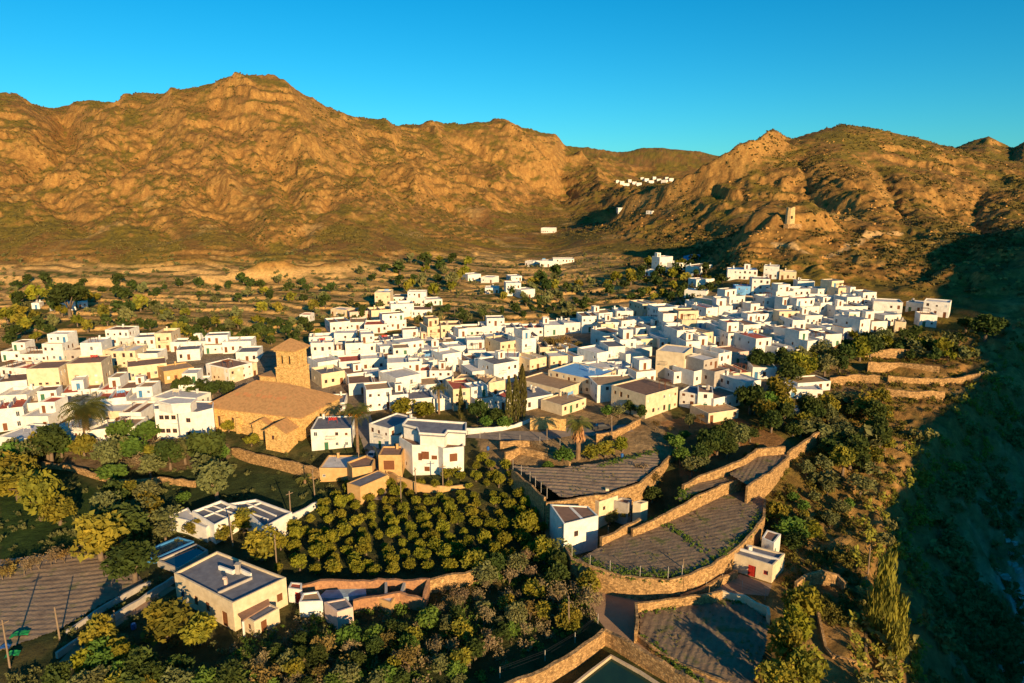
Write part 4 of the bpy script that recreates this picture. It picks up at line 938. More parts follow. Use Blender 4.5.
# watchtower and castle ruin
tb = P(789.5, 224)
m = MB(); n = 10
def ringtower(h, r0, r1, seed):
    m = MB(); rr = random.Random(seed); k = 10; Vs = []
    for j in range(9):
        z = -1.5+(h+1.5)*j/8; r = r0+(r1-r0)*j/8
        Vs.append([(r*math.cos(2*math.pi*i/k)*(1+rr.uniform(-.03, .03)), r*math.sin(2*math.pi*i/k), z+(rr.uniform(-.9, .3) if j == 8 else 0)) for i in range(k)])
    V = [v for r in Vs for v in r]; m.add(V, [(j*k+i, j*k+(i+1) % k, (j+1)*k+(i+1) % k, (j+1)*k+i) for j in range(8) for i in range(k)]+[tuple(8*k+i for i in range(k))]); return m
wt = thing('watchtower', 'ruined stone watchtower standing on the outcrop above the village', 'watchtower', tuple(tb))
solid(wt, 'tower_wall', ringtower(8.2, 2.5, 2.0, 2), mat('pale_tower_stone', (.66, .46, .22), (.5, .33, .15), 1.5, .95, .4, 4))
m = MB(); m.box(-.4, -2.35, 2.6, .4, -1.7, 4.0); solid(wt, 'window', m, dk)  # solid dark block, painted as the shade of a window opening
m = MB(); ribbon(m, [(-3.5, -2), (-2, -3.3), (3, -3.2), (5, -2)], -2, .2, .5); solid(wt, 'terrace_wall', m, STONE)

# ------------------------------------------------------------------ fields, retaining walls, road, basin
def soil(name, c, c2, g): return mat(name, c, c2, .45, .95, 1., 3., c3=g, lo=.36, hi=.54, det=10, coord='Object')
SOIL = soil('turned_soil', (.23, .16, .10), (.15, .105, .065), (.12, .12, .04))
SOIL2 = soil('pale_soil', (.29, .205, .135), (.20, .14, .095), (.16, .14, .07))
def field(px, z, ang, per, amp, mt, sp=.24, name='ploughed_field', zoff=0.):
    pts = [at_z(a, b, z) for a, b in px]; cx = sum(p[0] for p in pts)/len(pts); cy = sum(p[1] for p in pts)/len(pts)
    pts = [(x-cx, y-cy) for x, y in pts]; c, s = math.cos(R(ang)), math.sin(R(ang))
    x0, x1 = min(p[0] for p in pts), max(p[0] for p in pts); y0, y1 = min(p[1] for p in pts), max(p[1] for p in pts)
    gx = np.arange(x0-sp, x1+2*sp, sp); gy = np.arange(y0-sp, y1+2*sp, sp); YY, XX = np.meshgrid(gy, gx, indexing='ij')
    ins = inpoly(XX, YY, pts)
    along = XX*c+YY*s; acr = -XX*s+YY*c; wob = .9*perlin(along/14, acr/14, 7)+.08*perlin(along/1.5, acr/1.5, 9)
    Z = amp*np.sin((acr+wob)*2*math.pi/per)*(.75+.5*perlin(along/6, acr/3, 17))+.05*perlin(XX/.45, YY/.45, 27)+.05*perlin(XX/2.6, YY/2.6, 28)
    idx = np.arange(XX.size).reshape(XX.shape); Fc = np.stack([idx[:-1, :-1], idx[:-1, 1:], idx[1:, 1:], idx[1:, :-1]], -1).reshape(-1, 4)
    ok = ins.ravel()[Fc].any(1); Fc = Fc[ok]
    us, inv = np.unique(Fc, return_inverse=True); V = np.stack([XX.ravel(), YY.ravel(), Z.ravel()], -1)[us]
    me = npmesh(name, V, inv.reshape(-1, 4), mt, True); return obj(name, me, None, (cx, cy, z+zoff), kind='structure')
FB = [(576, 561), (600, 570), (640, 576.5), (680, 576), (712, 563), (745, 540), (763, 516), (763, 499), (752, 490), (735, 486), (690, 500), (655, 518), (630, 531), (606, 545)]
field(FB, 3.4, 18, 1.0, .028, SOIL)
FC = [(679, 500), (700, 491), (728, 481), (745, 478), (742, 474), (720, 473), (700, 478), (684, 488)]
field(FC, 5.4, 20, .9, .045, SOIL)
FD = [(730, 474), (745, 464), (757, 452), (783, 448), (787, 456), (770, 470), (747, 484)]
field(FD, 6.4, 60, .9, .04, SOIL)
FE = [(513, 466), (535, 478), (562, 497), (606, 492), (640, 480), (660, 462), (655, 452), (640, 456), (600, 463), (560, 468), (535, 468)]
field(FE, 6.1, -8, 1.5, .09, SOIL2)
FA = [(641, 612), (690, 601), (717, 599), (745, 603), (768, 622), (764, 650), (745, 700), (700, 684), (655, 650), (640, 634)]
field(FA, .5, 62, 1., .05, SOIL)
field([(-60, 575), (0, 560), (80, 552), (125, 560), (142, 583), (100, 604), (60, 628), (0, 650), (-60, 660)], .12, 8, 1.2, .06, SOIL2, .3)
field([(250, 455), (310, 470), (315, 476), (262, 467)], 2.6, 0, 3, .02, PAVE, .6, 'courtyard') if False else None
wall_thing('long curved retaining wall of golden stone below the big ploughed field', [(566, 547), (572, 558), (590, 566.5), (610, 572), (640, 577.5), (668, 578.5), (683, 577)], 3.7, -1, .42)
wall_thing('golden retaining wall along the right side of the big ploughed field', [(683, 577), (712, 564), (745, 541), (764, 517), (765, 499)], 3.75, -1, .42)
wall_thing('low stone parapet beside the lane right of the big field', [(681, 596), (700, 589), (722, 577), (737, 570)], 1.3, -1, .5)
wall_thing('retaining wall between the big field and the narrow upper field', [(632, 530), (660, 516), (690, 500), (722, 484), (748, 476.5)], [4.6, 5.2, 5.7, 5.8, 5.8], 1, .42)
wall_thing('tall sunlit retaining wall below the topmost dark field', [(747, 486), (772, 470), (789, 456)], 6.8, -2, .42)
wall_thing('stone wall behind the topmost dark field, under the shrubs', [(683, 485), (700, 476), (720, 468), (745, 458), (757, 449), (785, 446.5)], [6.3, 6.6, 7.4, 7.8, 8., 8.], 3, .5)
wall_thing('stone wall climbing from the topmost field to the blue pool house', [(788, 452), (806, 440), (819, 431)], [7.2, 8.2, 9], None, .5)
wall_thing('retaining wall under the striped field behind the white barn', [(546, 502), (562, 500), (606, 494.5), (640, 483), (661, 465), (676, 448), (684, 436)], [6.2, 6.35, 6.35, 6.3, 6.4, 6.8, 7.2], 1, .42)
wall_thing('crumbling wall between the dirt track and the striped field', [(512, 470), (528, 482), (545, 498)], 6.5, 2, .4)
wall_thing('golden garden wall right of the white barn', [(601, 538), (616, 531), (640, 519)], 4.7, 0, .5)
wall_thing('bright stone wall at the back of the lower ploughed field', [(636, 603), (660, 600), (690, 596), (714, 593.5), (722, 590.5)], 1.9, -1.2, .4)
wall_thing('stone wall on the left side of the lower ploughed field', [(636, 603), (637.5, 620), (636, 631)], 1.9, -1.2, .4)
wall_thing('low stone kerb wall between the sunken lane and the lower field', [(637, 634), (650, 645), (680, 662), (712, 676), (745, 690)], .9, -1.2, .4)
wall_thing('pale garden wall enclosing the cottage yard beside the lower field', [(722, 591), (745, 596), (768, 607), (769, 616)], 1.6, -1.2, .4, WALL['cream'])
wall_thing('thick golden wall round the left of the irrigation basin', [(480, 697), (505, 684), (545, 668), (575, 651), (596, 636), (604, 629)], 2.4, -1.2, .55)
wall_thing('thick golden wall between the irrigation basin and the sunken lane', [(604, 629), (612, 632), (640, 649), (675, 669), (710, 690)], 2.3, -1.2, .55)
wall_thing('curved white street wall below the three cypresses', [(466, 428), (480, 427.5), (500, 427), (520, 423), (532, 417)], [7, 7.1, 7.2, 7.6, 8], None, .35, WALL['white'], 'garden_wall', 'garden wall')
wall_thing('curved ochre wall following the street round the white villa', [(374, 446), (379, 458), (386, 468), (398, 477), (415, 483), (440, 486), (470, 484)], [4.5, 4.2, 3.7, 3.2, 2.9, 2.8, 2.8], None, .4, WALL['ochre'], 'garden_wall', 'garden wall')
wall_thing('long golden retaining wall below the church terrace', [(232, 447), (250, 452), (280, 459), (310, 466), (322, 469)], [3.6]*5, -1, .42)
wall_thing('ochre enclosure wall in front of the church nave', [(236, 424), (250, 427), (266, 431)], [5.4]*3, None, .5, OCH)
wall_thing('broken stone terrace wall across the shaded gardens', [(42, 462), (70, 465), (100, 475), (130, 481), (160, 477), (195, 481)], [2.2, 2.1, 1.9, 1.8, 1.9, 2.], -1, .42)
wall_thing('stone wall on the village side of the car street', [(500, 441), (530, 440), (548, 449)], [7.4, 7.5, 7.3], None, .4)
wall_thing('ochre wall carrying the palm shadow beside the street', [(530, 418), (545, 417), (566, 419)], [9.8, 9.8, 9.8], None, .4, OCH)
wall_thing('golden stone wall under the little white garden hut', [(596, 434), (615, 431), (634, 422), (640, 418)], [8.3, 8.4, 8.8, 9.], None, .5)
wall_thing('stone wall on the bend below the striped field pines', [(505, 452), (520, 447), (545, 452), (570, 462)], [6.9, 7, 6.9, 6.8], None, .4)
wall_thing('orchard boundary wall continuing right from the ruin', [(429, 580), (445, 576), (465, 572), (483, 567)], [2.2, 2.3, 2.4, 2.3], -.5, .5)
wall_thing('white wall between the orchard and the ribbed villa lane', [(262, 533), (285, 519), (300, 510), (326, 497)], 1.7, -.5, .35, WALL['white'], 'garden_wall', 'garden wall')
wall_thing('grey lane wall running up past the farmhouse', [(56, 652), (90, 629), (120, 611), (148, 593), (173, 577)], 1.0, -.5, .4, WALL['grey'], 'garden_wall', 'garden wall')
wall_thing('second lane wall beside the ploughed corner field', [(66, 630), (95, 611), (130, 591), (150, 580)], .8, -.5, .3, WALL['grey'], 'garden_wall', 'garden wall')
wall_thing('curved earth-coloured wall below the cottage with red door', [(796, 583), (806, 574), (822, 570), (838, 574), (846, 584)], [1.5, 2.2, 2.5, 2.2, 1.4], None, .5)
wall_thing('straight boundary wall of the lowest garden on the right', [(866, 572), (866, 610), (866, 650), (866, 664)], [-.3, -.8, -1., -1.], None, .35)
wall_thing('bottom wall of the lowest garden on the right', [(833, 655), (850, 660), (866, 664)], [.3, -.3, -1.], None, .4)
wall_thing('narrow wall down the left of the lowest garden', [(815, 590), (820, 620), (826, 645), (834, 656)], [1.3, 1, .6, .4], None, .35)
for i, (pl, zz) in enumerate([([(862, 351), (890, 349), (920, 350), (950, 354)], 0), ([(868, 362), (900, 363), (940, 366)], 0), ([(888, 376), (920, 378), (955, 378), (985, 372)], 0), ([(884, 388), (910, 391), (945, 391)], 0), ([(833, 352), (862, 351)], 0), ([(830, 378), (860, 374), (880, 376)], 0)]):
    ps = [P(a, b) for a, b in pl]
    wall_thing(f"{NUM[i]} dry-stone terrace wall from the top on the slope right of the village", pl, [p.z+1.3 for p in ps], None, .4, name='terrace_wall', group='terrace walls right of the village')
def sheet(name, px, z, mt, lift=0.): 
    m = MB(); pts = [at_z(a, b, z) for a, b in px]; m.prism(pts, z-.25, z+lift); return obj(name, m.mesh(name, mt), kind='structure')
ROAD = mat('packed_earth_road', (.37, .235, .145), (.30, .185, .11), .5, .95, .3, 5, det=8)
sheet('lane_junction', [(576, 585), (590, 576), (640, 585), (683, 592), (715, 586), (740, 574), (772, 585), (768, 596), (745, 594), (716, 597), (636, 606), (634, 630), (640, 640), (700, 676), (745, 700), (715, 700), (612, 636), (600, 622), (592, 606)], .03, ROAD)
def draped(name, px, wd, mt, lift=.12):
    ps = [P(a, b) for a, b in px]; ps = densify([tuple(p) for p in ps], 1.2); m = MB(); Lf, Rt = [], []
    for i, p in enumerate(ps):
        a = Vector(ps[max(i-2, 0)]); b = Vector(ps[min(i+2, len(ps)-1)]); d = (b-a); d.z = 0; d.normalize(); n = Vector((-d.y, d.x, 0))
        for k, lst in ((1, Lf), (-1, Rt)):
            x, y = p[0]+n.x*wd/2*k, p[1]+n.y*wd/2*k; lst.append((x, y, hz(x, y)+lift))
    for i in range(len(ps)-1): m.quad(Rt[i], Rt[i+1], Lf[i+1], Lf[i])
    return obj(name, m.mesh(name, mt), kind='structure')
draped('dirt_track', [(512, 474), (524, 488), (540, 512), (552, 535), (560, 552)], 2.2, mat('red_dirt', (.40, .20, .10), (.32, .16, .08), .8, .95, .3, 5))
draped('village_street', [(372, 500), (384, 480), (381, 465), (374, 450), (366, 430), (362, 415)], 4., mat('street_paving', (.26, .21, .17), (.2, .16, .13), .8, .9, .2, 5))
draped('car_street', [(470, 434), (505, 436), (540, 437), (570, 432), (600, 432), (630, 428)], 4.5, MATS['street_paving'])
draped('garden_track', [(60, 672), (95, 634), (130, 612), (170, 586)], 2.6, ROAD, .03)
# irrigation basin
bs = thing('irrigation_basin', 'sunken irrigation basin of still green water with pale rim', 'basin', (*at_z(615, 690, 0), 0))
rimpx = [(565, 692), (590, 672), (611, 656), (640, 672), (668, 690), (640, 720), (590, 730)]
wat = rel(bs, rimpx, .6)
m = MB(); ribbon(m, wat+[wat[0]], -.6, .75, .32); solid(bs, 'rim', m, mat('pale_concrete', (.55, .42, .28), (.45, .34, .22), 1, .9, .2, 5))
m = MB(); m.prism(wat, -.3, .35); solid(bs, 'water', m, mat('green_water', (.016, .045, .022), (.012, .032, .018), .4, .12, .03, 2, spec=.35))
def pool(label, px, z, wc, rimc, nm='water_tank'):
    r = thing(nm, label, 'water tank', (*at_z(*px[0], z), 0)); q = rel(r, px, z)
    m = MB(); ribbon(m, q+[q[0]], -.5, z, .35); solid(r, 'rim', m, rimc); m = MB(); m.prism(q, -.3, z-.3); solid(r, 'water', m, wc)
BW = mat('dark_blue_water', (.012, .035, .06), (.01, .03, .045), .5, .08, .03, 2, spec=.5)
pool('long blue-rimmed garden pool behind the yellow-green trees', [(131, 556), (178, 537), (193, 541), (155, 558)], .9, BW, mat('blue_pool_paint', (.05, .22, .5), None, 2, .6, 0))
pool('dark square water tank next to the farmhouse corner', [(158, 560), (196, 544), (207, 550), (178, 568)], 1.1, BW, WALL['grey'])
pool('bright blue pool on the terrace right of the village trees', [(783, 409), (797, 405.5), (804, 408), (800, 411), (787, 412)], 8.9+.0, mat('pool_water', (.06, .32, .45), None, 1, .1, 0), WALL['white'], 'swimming_pool')
# fence above the curved wall, posts and wires
def fence(label, px, z, hh, step, z0=None):
    pts = densify([at_z(a, b, z) for a, b in px], step); r = thing('wire_fence', label, 'fence', (*pts[0], z), 0, 'wire fences')
    pm = MB(); pm.tube([(0, 0, -.3), (0, 0, hh)], .05, 5); pme = pm.mesh('post', mat('grey_post', (.45, .40, .33), None, 5, .7, 0)); 
    for x, y in pts: obj('post', pme, r, (x-pts[0][0], y-pts[0][1], 0))
    for zz in (.5, .95, hh-.08):
        w_ = MB(); w_.tube([(x-pts[0][0], y-pts[0][1], zz) for x, y in pts], .015, 3); solid(r, 'wire', w_, IRON)
fence('wire fence on top of the long curved retaining wall', [(572, 556), (590, 565), (610, 570.5), (640, 576), (668, 577), (682, 575)], 3.7, 1.7, 3.2)
fence('wire fence along the bank of the basin, below the bare trees', [(500, 676), (545, 659), (575, 641), (598, 622)], 1.2, 1.3, 3.5)
fence('wire fence beside the dirt track and striped field', [(513, 468), (530, 480), (547, 497)], 6.4, 1.8, 2.4)
fence('wire fence along the near edge of the car street', [(480, 437), (520, 440), (560, 444)], 7.2, 1.2, 3)
fence('yard fence in front of the cottage with red door', [(706, 590), (722, 583), (742, 590), (765, 599)], .1, 1.5, 2)
# utility poles
WOOD = mat('weathered_pole', (.27, .19, .12), (.2, .14, .09), 3, .9, .2, 8)
for i, (a, b, h_, z, l_) in enumerate([(291, 521, 6, 0, 'wooden pole at the right corner of the ribbed villa'), (233, 546, 6, 0, 'wooden pole between the ribbed villa and the farmhouse'), (277, 569, 6, 0, 'wooden pole beside the round yellow-green tree by the farmhouse'),
    (315, 498, 6, .5, 'wooden pole in the shaded meadow below the church wall'), (401, 503, 6, .6, 'pole among the top rows of the orchard'), (359, 470, 6, 2.5, 'pole beside the street bend near the ochre building'), (443, 487, 6, 2.5, 'pole in front of the bright white villa'),
    (416, 490, 6, 2, 'pole left of the white villa front'), (60, 640, 5, 0, 'short pole at the corner of the ploughed field'), (10, 668, 7, 0, 'tall leaning pole at the bottom left corner'), (569, 634, 6, 0, 'pole among bare trees left of the basin'), (682, 588, 5, 0, 'pole at the corner of the curved retaining wall'),
    (563, 553, 6, .5, 'pole at the near corner of the white barn'), (608, 547, 4, 0, 'thin post in front of the white barn'), (455, 320, 6, 9, 'pole on the plain behind the village'), (116, 637, 4, 0, 'short post beside the garden lane'), (612, 437, 6, 7.5, 'pole in front of the little garden hut'), (547, 441, 4, 7.3, 'street post beside the ochre shadowed wall'),
    (866, 590, 5, -3, 'thin pole at the boundary wall of the lowest garden')]):
    x, y = at_z(a, b, z); r = thing('utility_pole', l_, 'pole', (x, y, hz(x, y)-.2 if z else 0), 0, 'utility poles')
    r.rotation_euler = (R(rng.uniform(-2, 2)), R(rng.uniform(-2, 2)), R(rng.uniform(0, 180)))
    m = MB(); m.tube([(0, 0, -.5), (0, 0, h_)], [.13, .09], 6); solid(r, 'post', m, WOOD)
    if h_ > 5: m = MB(); m.box(-.7, -.05, h_-.6, .7, .05, h_-.48); solid(r, 'crossarm', m, WOOD)
# cars
def car(label, px, py, z, rz, paint, name='parked_car'):
    x, y = at_z(px, py, z); r = thing(name, label, 'car', (x, y, hz(x, y)+.15), R(rz), 'cars in the village')
    prof = [(-2, .35), (-2.05, .7), (-1.9, .95), (-1.2, 1.0), (-.75, 1.42), (.65, 1.45), (1.35, 1.0), (2.0, .9), (2.08, .6), (2.05, .35)]
    m = MB(); n = len(prof)
    for s in (-1, 1): pass
    V = [(a, -.82 if b < 1.1 else -.66, b) for a, b in prof]+[(a, .82 if b < 1.1 else .66, b) for a, b in prof]
    m.add(V, [(i, (i+1) % n, n+(i+1) % n, n+i) for i in range(n)]+[tuple(range(n))[::-1], tuple(range(n, 2*n))]); solid(r, 'body', m, paint)
    m = MB(); m.quad((-.7, -.76, 1.05), (1.1, -.76, 1.05), (.6, -.69, 1.38), (-.6, -.69, 1.38)); m.quad((-.7, .76, 1.05), (1.1, .76, 1.05), (.6, .69, 1.38), (-.6, .69, 1.38))
    m.quad((1.33, -.66, 1.04), (1.33, .66, 1.04), (.72, .6, 1.42), (.72, -.6, 1.42)); m.quad((-1.2, -.66, 1.04), (-1.2, .66, 1.04), (-.8, .6, 1.39), (-.8, -.6, 1.39)); solid(r, 'window', m, GLASS)
    wm = MB(); wm.tube([(0, -.1, 0), (0, .1, 0)], .32, 12); wme = wm.mesh('wheel', IRON)
    for a in (-1.3, 1.3):
        for b in (-.78, .78): obj('wheel', wme, r, (a, b, .32))
car('silver car parked on the street below the orange-fruited palm', 372.5, 453, 3.8, 80, mat('silver_paint', (.5, .5, .52), None, 3, .35, 0, spec=.5))
car('dark car parked in shade at the stone wall near the garden hut', 601, 427, 7.8, 8, mat('dark_paint', (.03, .03, .035), None, 3, .6, 0, spec=.3))
car('dark parked car lower down the shaded street', 377, 468, 3.4, 75, MATS['dark_paint'])
# plastic sheets, barrel
m = MB()
def tarp(label, px, py, c, sx, sy):
    x, y = at_z(px, py, .0); g = 7; V = [(sx*(i/g-.5), sy*(j/g-.5), .32+.12*perlin(i*.7+px, j*.7)+.25*math.sin(i/g*3.1)) for j in range(g+1) for i in range(g+1)]
    m = MB(); m.add([tuple(map(float, v)) for v in V], [(j*(g+1)+i, j*(g+1)+i+1, (j+1)*(g+1)+i+1, (j+1)*(g+1)+i) for j in range(g) for i in range(g)])
    for a, b in ((-.45, -.45), (.45, -.45), (.45, .45), (-.45, .45)): pass
    thing('shade_sheet', label, 'sheet', (x, y, .05), R(20), None, m.mesh('shade_sheet', c))
GP = mat('green_plastic', (.02, .26, .07), None, 3, .5, 0)
tarp('bright green plastic sheet beside the leafy trees, upper one', 20, 637, GP, 2.2, 1.2); tarp('bright green plastic sheet at the lane corner, lower one', 13, 657, GP, 1.6, 1.2)
tarp('small blue plastic sheet by the poles at the left edge', 5, 650, mat('blue_plastic', (.03, .12, .34), None, 3, .5, 0), 1.3, 1.)
def barrel(label, px, py, z=0., s=1., c='blue_plastic'):
    m = MB(); m.tube([(0, 0, 0), (0, 0, .1), (0, 0, .5), (0, 0, .9), (0, 0, 1.)], [.3, .36, .4, .36, .28], 12); x, y = at_z(px, py, z); t = thing('water_barrel', label, 'barrel', (x, y, max(z, hz(x, y))-.02), 0, 'water barrels', m.mesh('water_barrel', MATS[c])); t.scale = (s, s, s)
barrel('blue barrel in the garden left of the round yellow-green tree', 134, 629, 0, .9); barrel('blue barrel beside the field hedge below the striped field trees', 622, 457, 6.2, .8); barrel('blue barrel near the dirt track wall', 488, 450, 6.8, .8)

print('special', time.time()-T0)

# ------------------------------------------------------------------ two walkers at the lane junction
SKIN = mat('skin', (.45, .25, .16), None, 5, .6, 0)
def person(label, px, py, rz, top, legs, hair=(.03, .02, .015), stride=.28):
    x, y = at_z(px, py, .05); me = bpy.data.meshes.new('person')
    J = {'pel': (0, 0, .95, .15), 'sp': (0, .0, 1.2, .14), 'ch': (0, .01, 1.4, .17), 'nk': (0, .01, 1.53, .06), 'hd0': (0, .0, 1.60, .075), 'hd': (0, -.01, 1.70, .095), 'hd2': (0, 0, 1.78, .06)}
    E = [('pel', 'sp'), ('sp', 'ch'), ('ch', 'nk'), ('nk', 'hd0'), ('hd0', 'hd'), ('hd', 'hd2')]
    for s_, k in ((-1, 'l'), (1, 'r')):
        f = s_*stride
        J.update({k+'hip': (s_*.1, 0, .9, .10), k+'kn': (s_*.1, -f*.5-.03, .5, .065), k+'an': (s_*.1, -f, .09, .045), k+'toe': (s_*.11, -f-.16, .04, .035),
                  k+'sh': (s_*.2, .01, 1.42, .06), k+'el': (s_*.25, f*.5, 1.15, .045), k+'wr': (s_*.25, f*.8-.06, .92, .032), k+'pa': (s_*.25, f*.85-.09, .84, .034)})
        E += [('pel', k+'hip'), (k+'hip', k+'kn'), (k+'kn', k+'an'), (k+'an', k+'toe'), ('ch', k+'sh'), (k+'sh', k+'el'), (k+'el', k+'wr'), (k+'wr', k+'pa')]
        for q in range(5):
            n_ = k+'f'+str(q); J[n_] = (s_*.25+(q-2)*.016*(1 if q else 1.6), f*.85-.11-(.02 if q else 0), .77-.01*abs(q-2) if q else .82, .009); E.append((k+'pa', n_))
    ks_ = list(J); me.from_pydata([J[k][:3] for k in ks_], [(ks_.index(a), ks_.index(b)) for a, b in E], [])
    r = thing('person', label, 'person', (x, y, .05), R(rz), None); b = obj('body', me, r)
    me.materials.append(SKIN)
    sk_ = b.modifiers.new('skin', 'SKIN')
    if not me.skin_vertices: pass
    for i, k in enumerate(ks_): me.skin_vertices[0].data[i].radius = (J[k][3], J[k][3])
    me.skin_vertices[0].data[0].use_root = True
    b.modifiers.new('sub', 'SUBSURF').levels = 1; b.modifiers['sub'].render_levels = 1
    m = MB(); m.tube([(0, 0, .86), (0, 0, 1.0), (0, .005, 1.2), (0, .01, 1.4), (0, .01, 1.5)], [.18, .19, .18, .21, .10], 12)
    for s_ in (-1, 1): m.tube([(s_*.17, .01, 1.44), (s_*.25, s_*stride*.5, 1.15), (s_*.25, s_*stride*.78-.05, .95)], [.08, .062, .05], 8)
    solid(r, 'jacket', m, top)
    m = MB()
    for s_ in (-1, 1): m.tube([(s_*.09, 0, .98), (s_*.1, -s_*stride*.5-.03, .5), (s_*.1, -s_*stride, .12)], [.125, .088, .07], 8)
    solid(r, 'trousers', m, legs)
    m = MB(); m.tube([(0, .03, 1.62), (0, .02, 1.72), (0, .01, 1.80), (0, .01, 1.83)], [.085, .108, .085, .02], 10); solid(r, 'hair', m, mat('dark_hair', hair, None, 5, .6, 0))
person('person in dark jacket walking at the lane junction below the curved wall', 622, 587, 20, MATS['dark_paint'], MATS['blue_joinery'])
person('person in pale top and dark trousers beside the other walker', 625.5, 585, -30, WALL['white'], MATS['dark_paint'], stride=.18)
# ------------------------------------------------------------------ trees and plants
def leafmat(name, c, c2, c3=None, tr=.3): return mat(name, c, c2, 1.3, .75, 0, rand=.22, hue=.015, c3=c3, trans=tr, spec=.1, coord='Object', lo=.35, hi=.6)
LM = {'citrus': leafmat('citrus_leaves', (.26, .23, .022), (.13, .14, .016), (.36, .29, .03)), 'dark': leafmat('dark_leaves', (0.078, 0.105, 0.022), (0.039, 0.059, 0.016)),
      'olive': leafmat('olive_leaves', (0.202, 0.202, 0.070), (0.124, 0.132, 0.046)), 'yellow': leafmat('yellow_green_leaves', (0.295, 0.240, 0.028), (0.155, 0.155, 0.025), (0.403, 0.295, 0.031)),
      'autumn': leafmat('autumn_leaves', (.27, .18, .05), (.17, .12, .04), (.32, .23, .06)), 'twig': leafmat('fine_twigs', (.26, .19, .095), (.15, .11, .055), None, .05),
      'green': leafmat('fresh_leaves', (0.124, 0.202, 0.031), (0.070, 0.124, 0.022)), 'cypress': leafmat('cypress_leaves', (0.155, 0.136, 0.034), (0.085, 0.081, 0.022)),
      'palm': leafmat('palm_fronds', (0.186, 0.186, 0.039), (0.093, 0.105, 0.028), None, .15), 'dry': leafmat('dry_fronds', (0.512, 0.295, 0.116), (0.341, 0.186, 0.070), None, .1),
      'reed': leafmat('cane_leaves', (0.310, 0.264, 0.039), (0.171, 0.171, 0.031), (0.419, 0.326, 0.054)), 'scrub': leafmat('dry_scrub', (0.155, 0.121, 0.034), (0.078, 0.070, 0.022), (0.264, 0.186, 0.054), .05),
      'slope': leafmat('dry_green_brush', (.21, .17, .035), (.11, .10, .025), (.30, .20, .06)), 'ravine': leafmat('ravine_leaves', (.42, .36, .11), (.22, .20, .06)), 'fruit': leafmat('orange_date_clusters', (0.930, 0.310, 0.031), (0.698, 0.202, 0.023), None, .05)}
BARK = mat('bark', (.20, .14, .09), (.12, .085, .055), 4, .95, .3, 10); PBARK = mat('palm_bark', (.27, .17, .09), (.17, .10, .055), 3, .95, .5, 8)
def quads(C, size, rs, elong=1.6, up=None):
    n = len(C); a = rs.normal(size=(n, 3)); a /= np.linalg.norm(a, axis=1, keepdims=True)
    if up is not None: a = a*(1-up)+np.array([0, 0, 1.])*up; a /= np.linalg.norm(a, axis=1, keepdims=True)
    b = np.cross(a, rs.normal(size=(n, 3))); b /= np.linalg.norm(b, axis=1, keepdims=True)
    s = size*rs.uniform(.6, 1.35, (n, 1)); a = a*s*elong; b = b*s
    return np.stack([C-a, C-b*.8, C+a, C+b*.8], 1).reshape(-1, 3)
def crown_pts(rs, n, lobes, rx=1., rz=.8, zc=0., shell=.35, spread=.55):
    L = rs.normal(size=(lobes, 3)); L /= np.linalg.norm(L, axis=1, keepdims=True); L *= (rs.uniform(.35, 1, (lobes, 1))**.5)*spread
    R_ = rs.uniform(.28, .5, lobes)*(1.25-spread*.4); k = rs.randint(0, lobes, n)
    d = rs.normal(size=(n, 3)); d /= np.linalg.norm(d, axis=1, keepdims=True)
    p = L[k]+d*(R_[k]*(1-shell*rs.rand(n)**1.5))[:, None]
    return p*np.array([rx, rx, rz])+np.array([0, 0, zc])
def leafmesh(name, P_, size, m, seed, elong=1.6, up=None):
    rs = np.random.RandomState(seed); V = quads(P_, size, rs, elong, up); F_ = np.arange(len(V)).reshape(-1, 4)
    return npmesh(name, V, F_, m)
def limbs(rs, h0, h1, r, n=5, spread=.45):
    m = MB(); m.tube([(0, 0, -.3), (.03, .02, h0*.5), (0, .03, h0)], [r*1.25, r, r*.85], 7)
    for i in range(n):
        a = 2*math.pi*i/n+rs.rand(); e = (math.cos(a)*spread, math.sin(a)*spread, h1-rs.rand()*.15); q = (e[0]*.4, e[1]*.4, h0+(h1-h0)*.45)
        m.tube([(0, .02, h0-.05), q, e], [r*.6, r*.4, r*.15], 5)
    return m
PR = {}   # kind -> list of (trunk mesh, [(part name, mesh)])
def proto(kind, seeds, n, lobes, size, mt, rx=1, rz=.8, zc=1.15, spread=.55, shell=.4, tr=.09, h0=.5, up=None, elong=1.6):
    PR[kind] = []
    for s in seeds:
        rs = np.random.RandomState(s)
        P_ = crown_pts(rs, n, lobes, rx, rz, zc, shell, spread)
        PR[kind].append((limbs(rs, h0, zc*.95, tr).mesh('trunk', BARK, True), [('crown', leafmesh('crown', P_, size, mt, s, elong, up))]))
proto('citrus', (1, 2, 3, 4), 900, 16, .085, LM['citrus'], rz=.82, zc=.98, spread=.5, h0=.3)
proto('dark', (5, 6, 7), 1000, 18, .085, LM['dark'], rz=.85, zc=1.15)
proto('green', (8, 9), 800, 16, .09, LM['green'], rz=.8, zc=1.05)
proto('olive', (10, 11, 12), 750, 14, .075, LM['olive'], rz=.8, zc=1.15, spread=.65)
proto('yellow', (13, 14, 15), 850, 15, .085, LM['yellow'], rz=.85, zc=1.1, spread=.6)
proto('autumn', (16, 17), 420, 12, .075, LM['autumn'], rz=1.0, zc=1.2, spread=.65, shell=.8)
proto('reedy', (18, 19), 1100, 16, .05, LM['reed'], rx=.8, rz=1.5, zc=1.5, spread=.6, shell=.7, up=.75, elong=4., tr=.04)
proto('pine', (20,), 1100, 18, .07, LM['dark'], rx=1., rz=.6, zc=1.3, spread=.6)
proto('small', (21, 22, 23), 170, 7, .17, LM['dark'], rz=.8, zc=.95)
proto('smallolive', (24, 25, 26), 170, 7, .16, LM['olive'], rz=.75, zc=.9)
proto('smallyellow', (27, 28), 170, 7, .16, LM['yellow'], rz=.85, zc=.95)
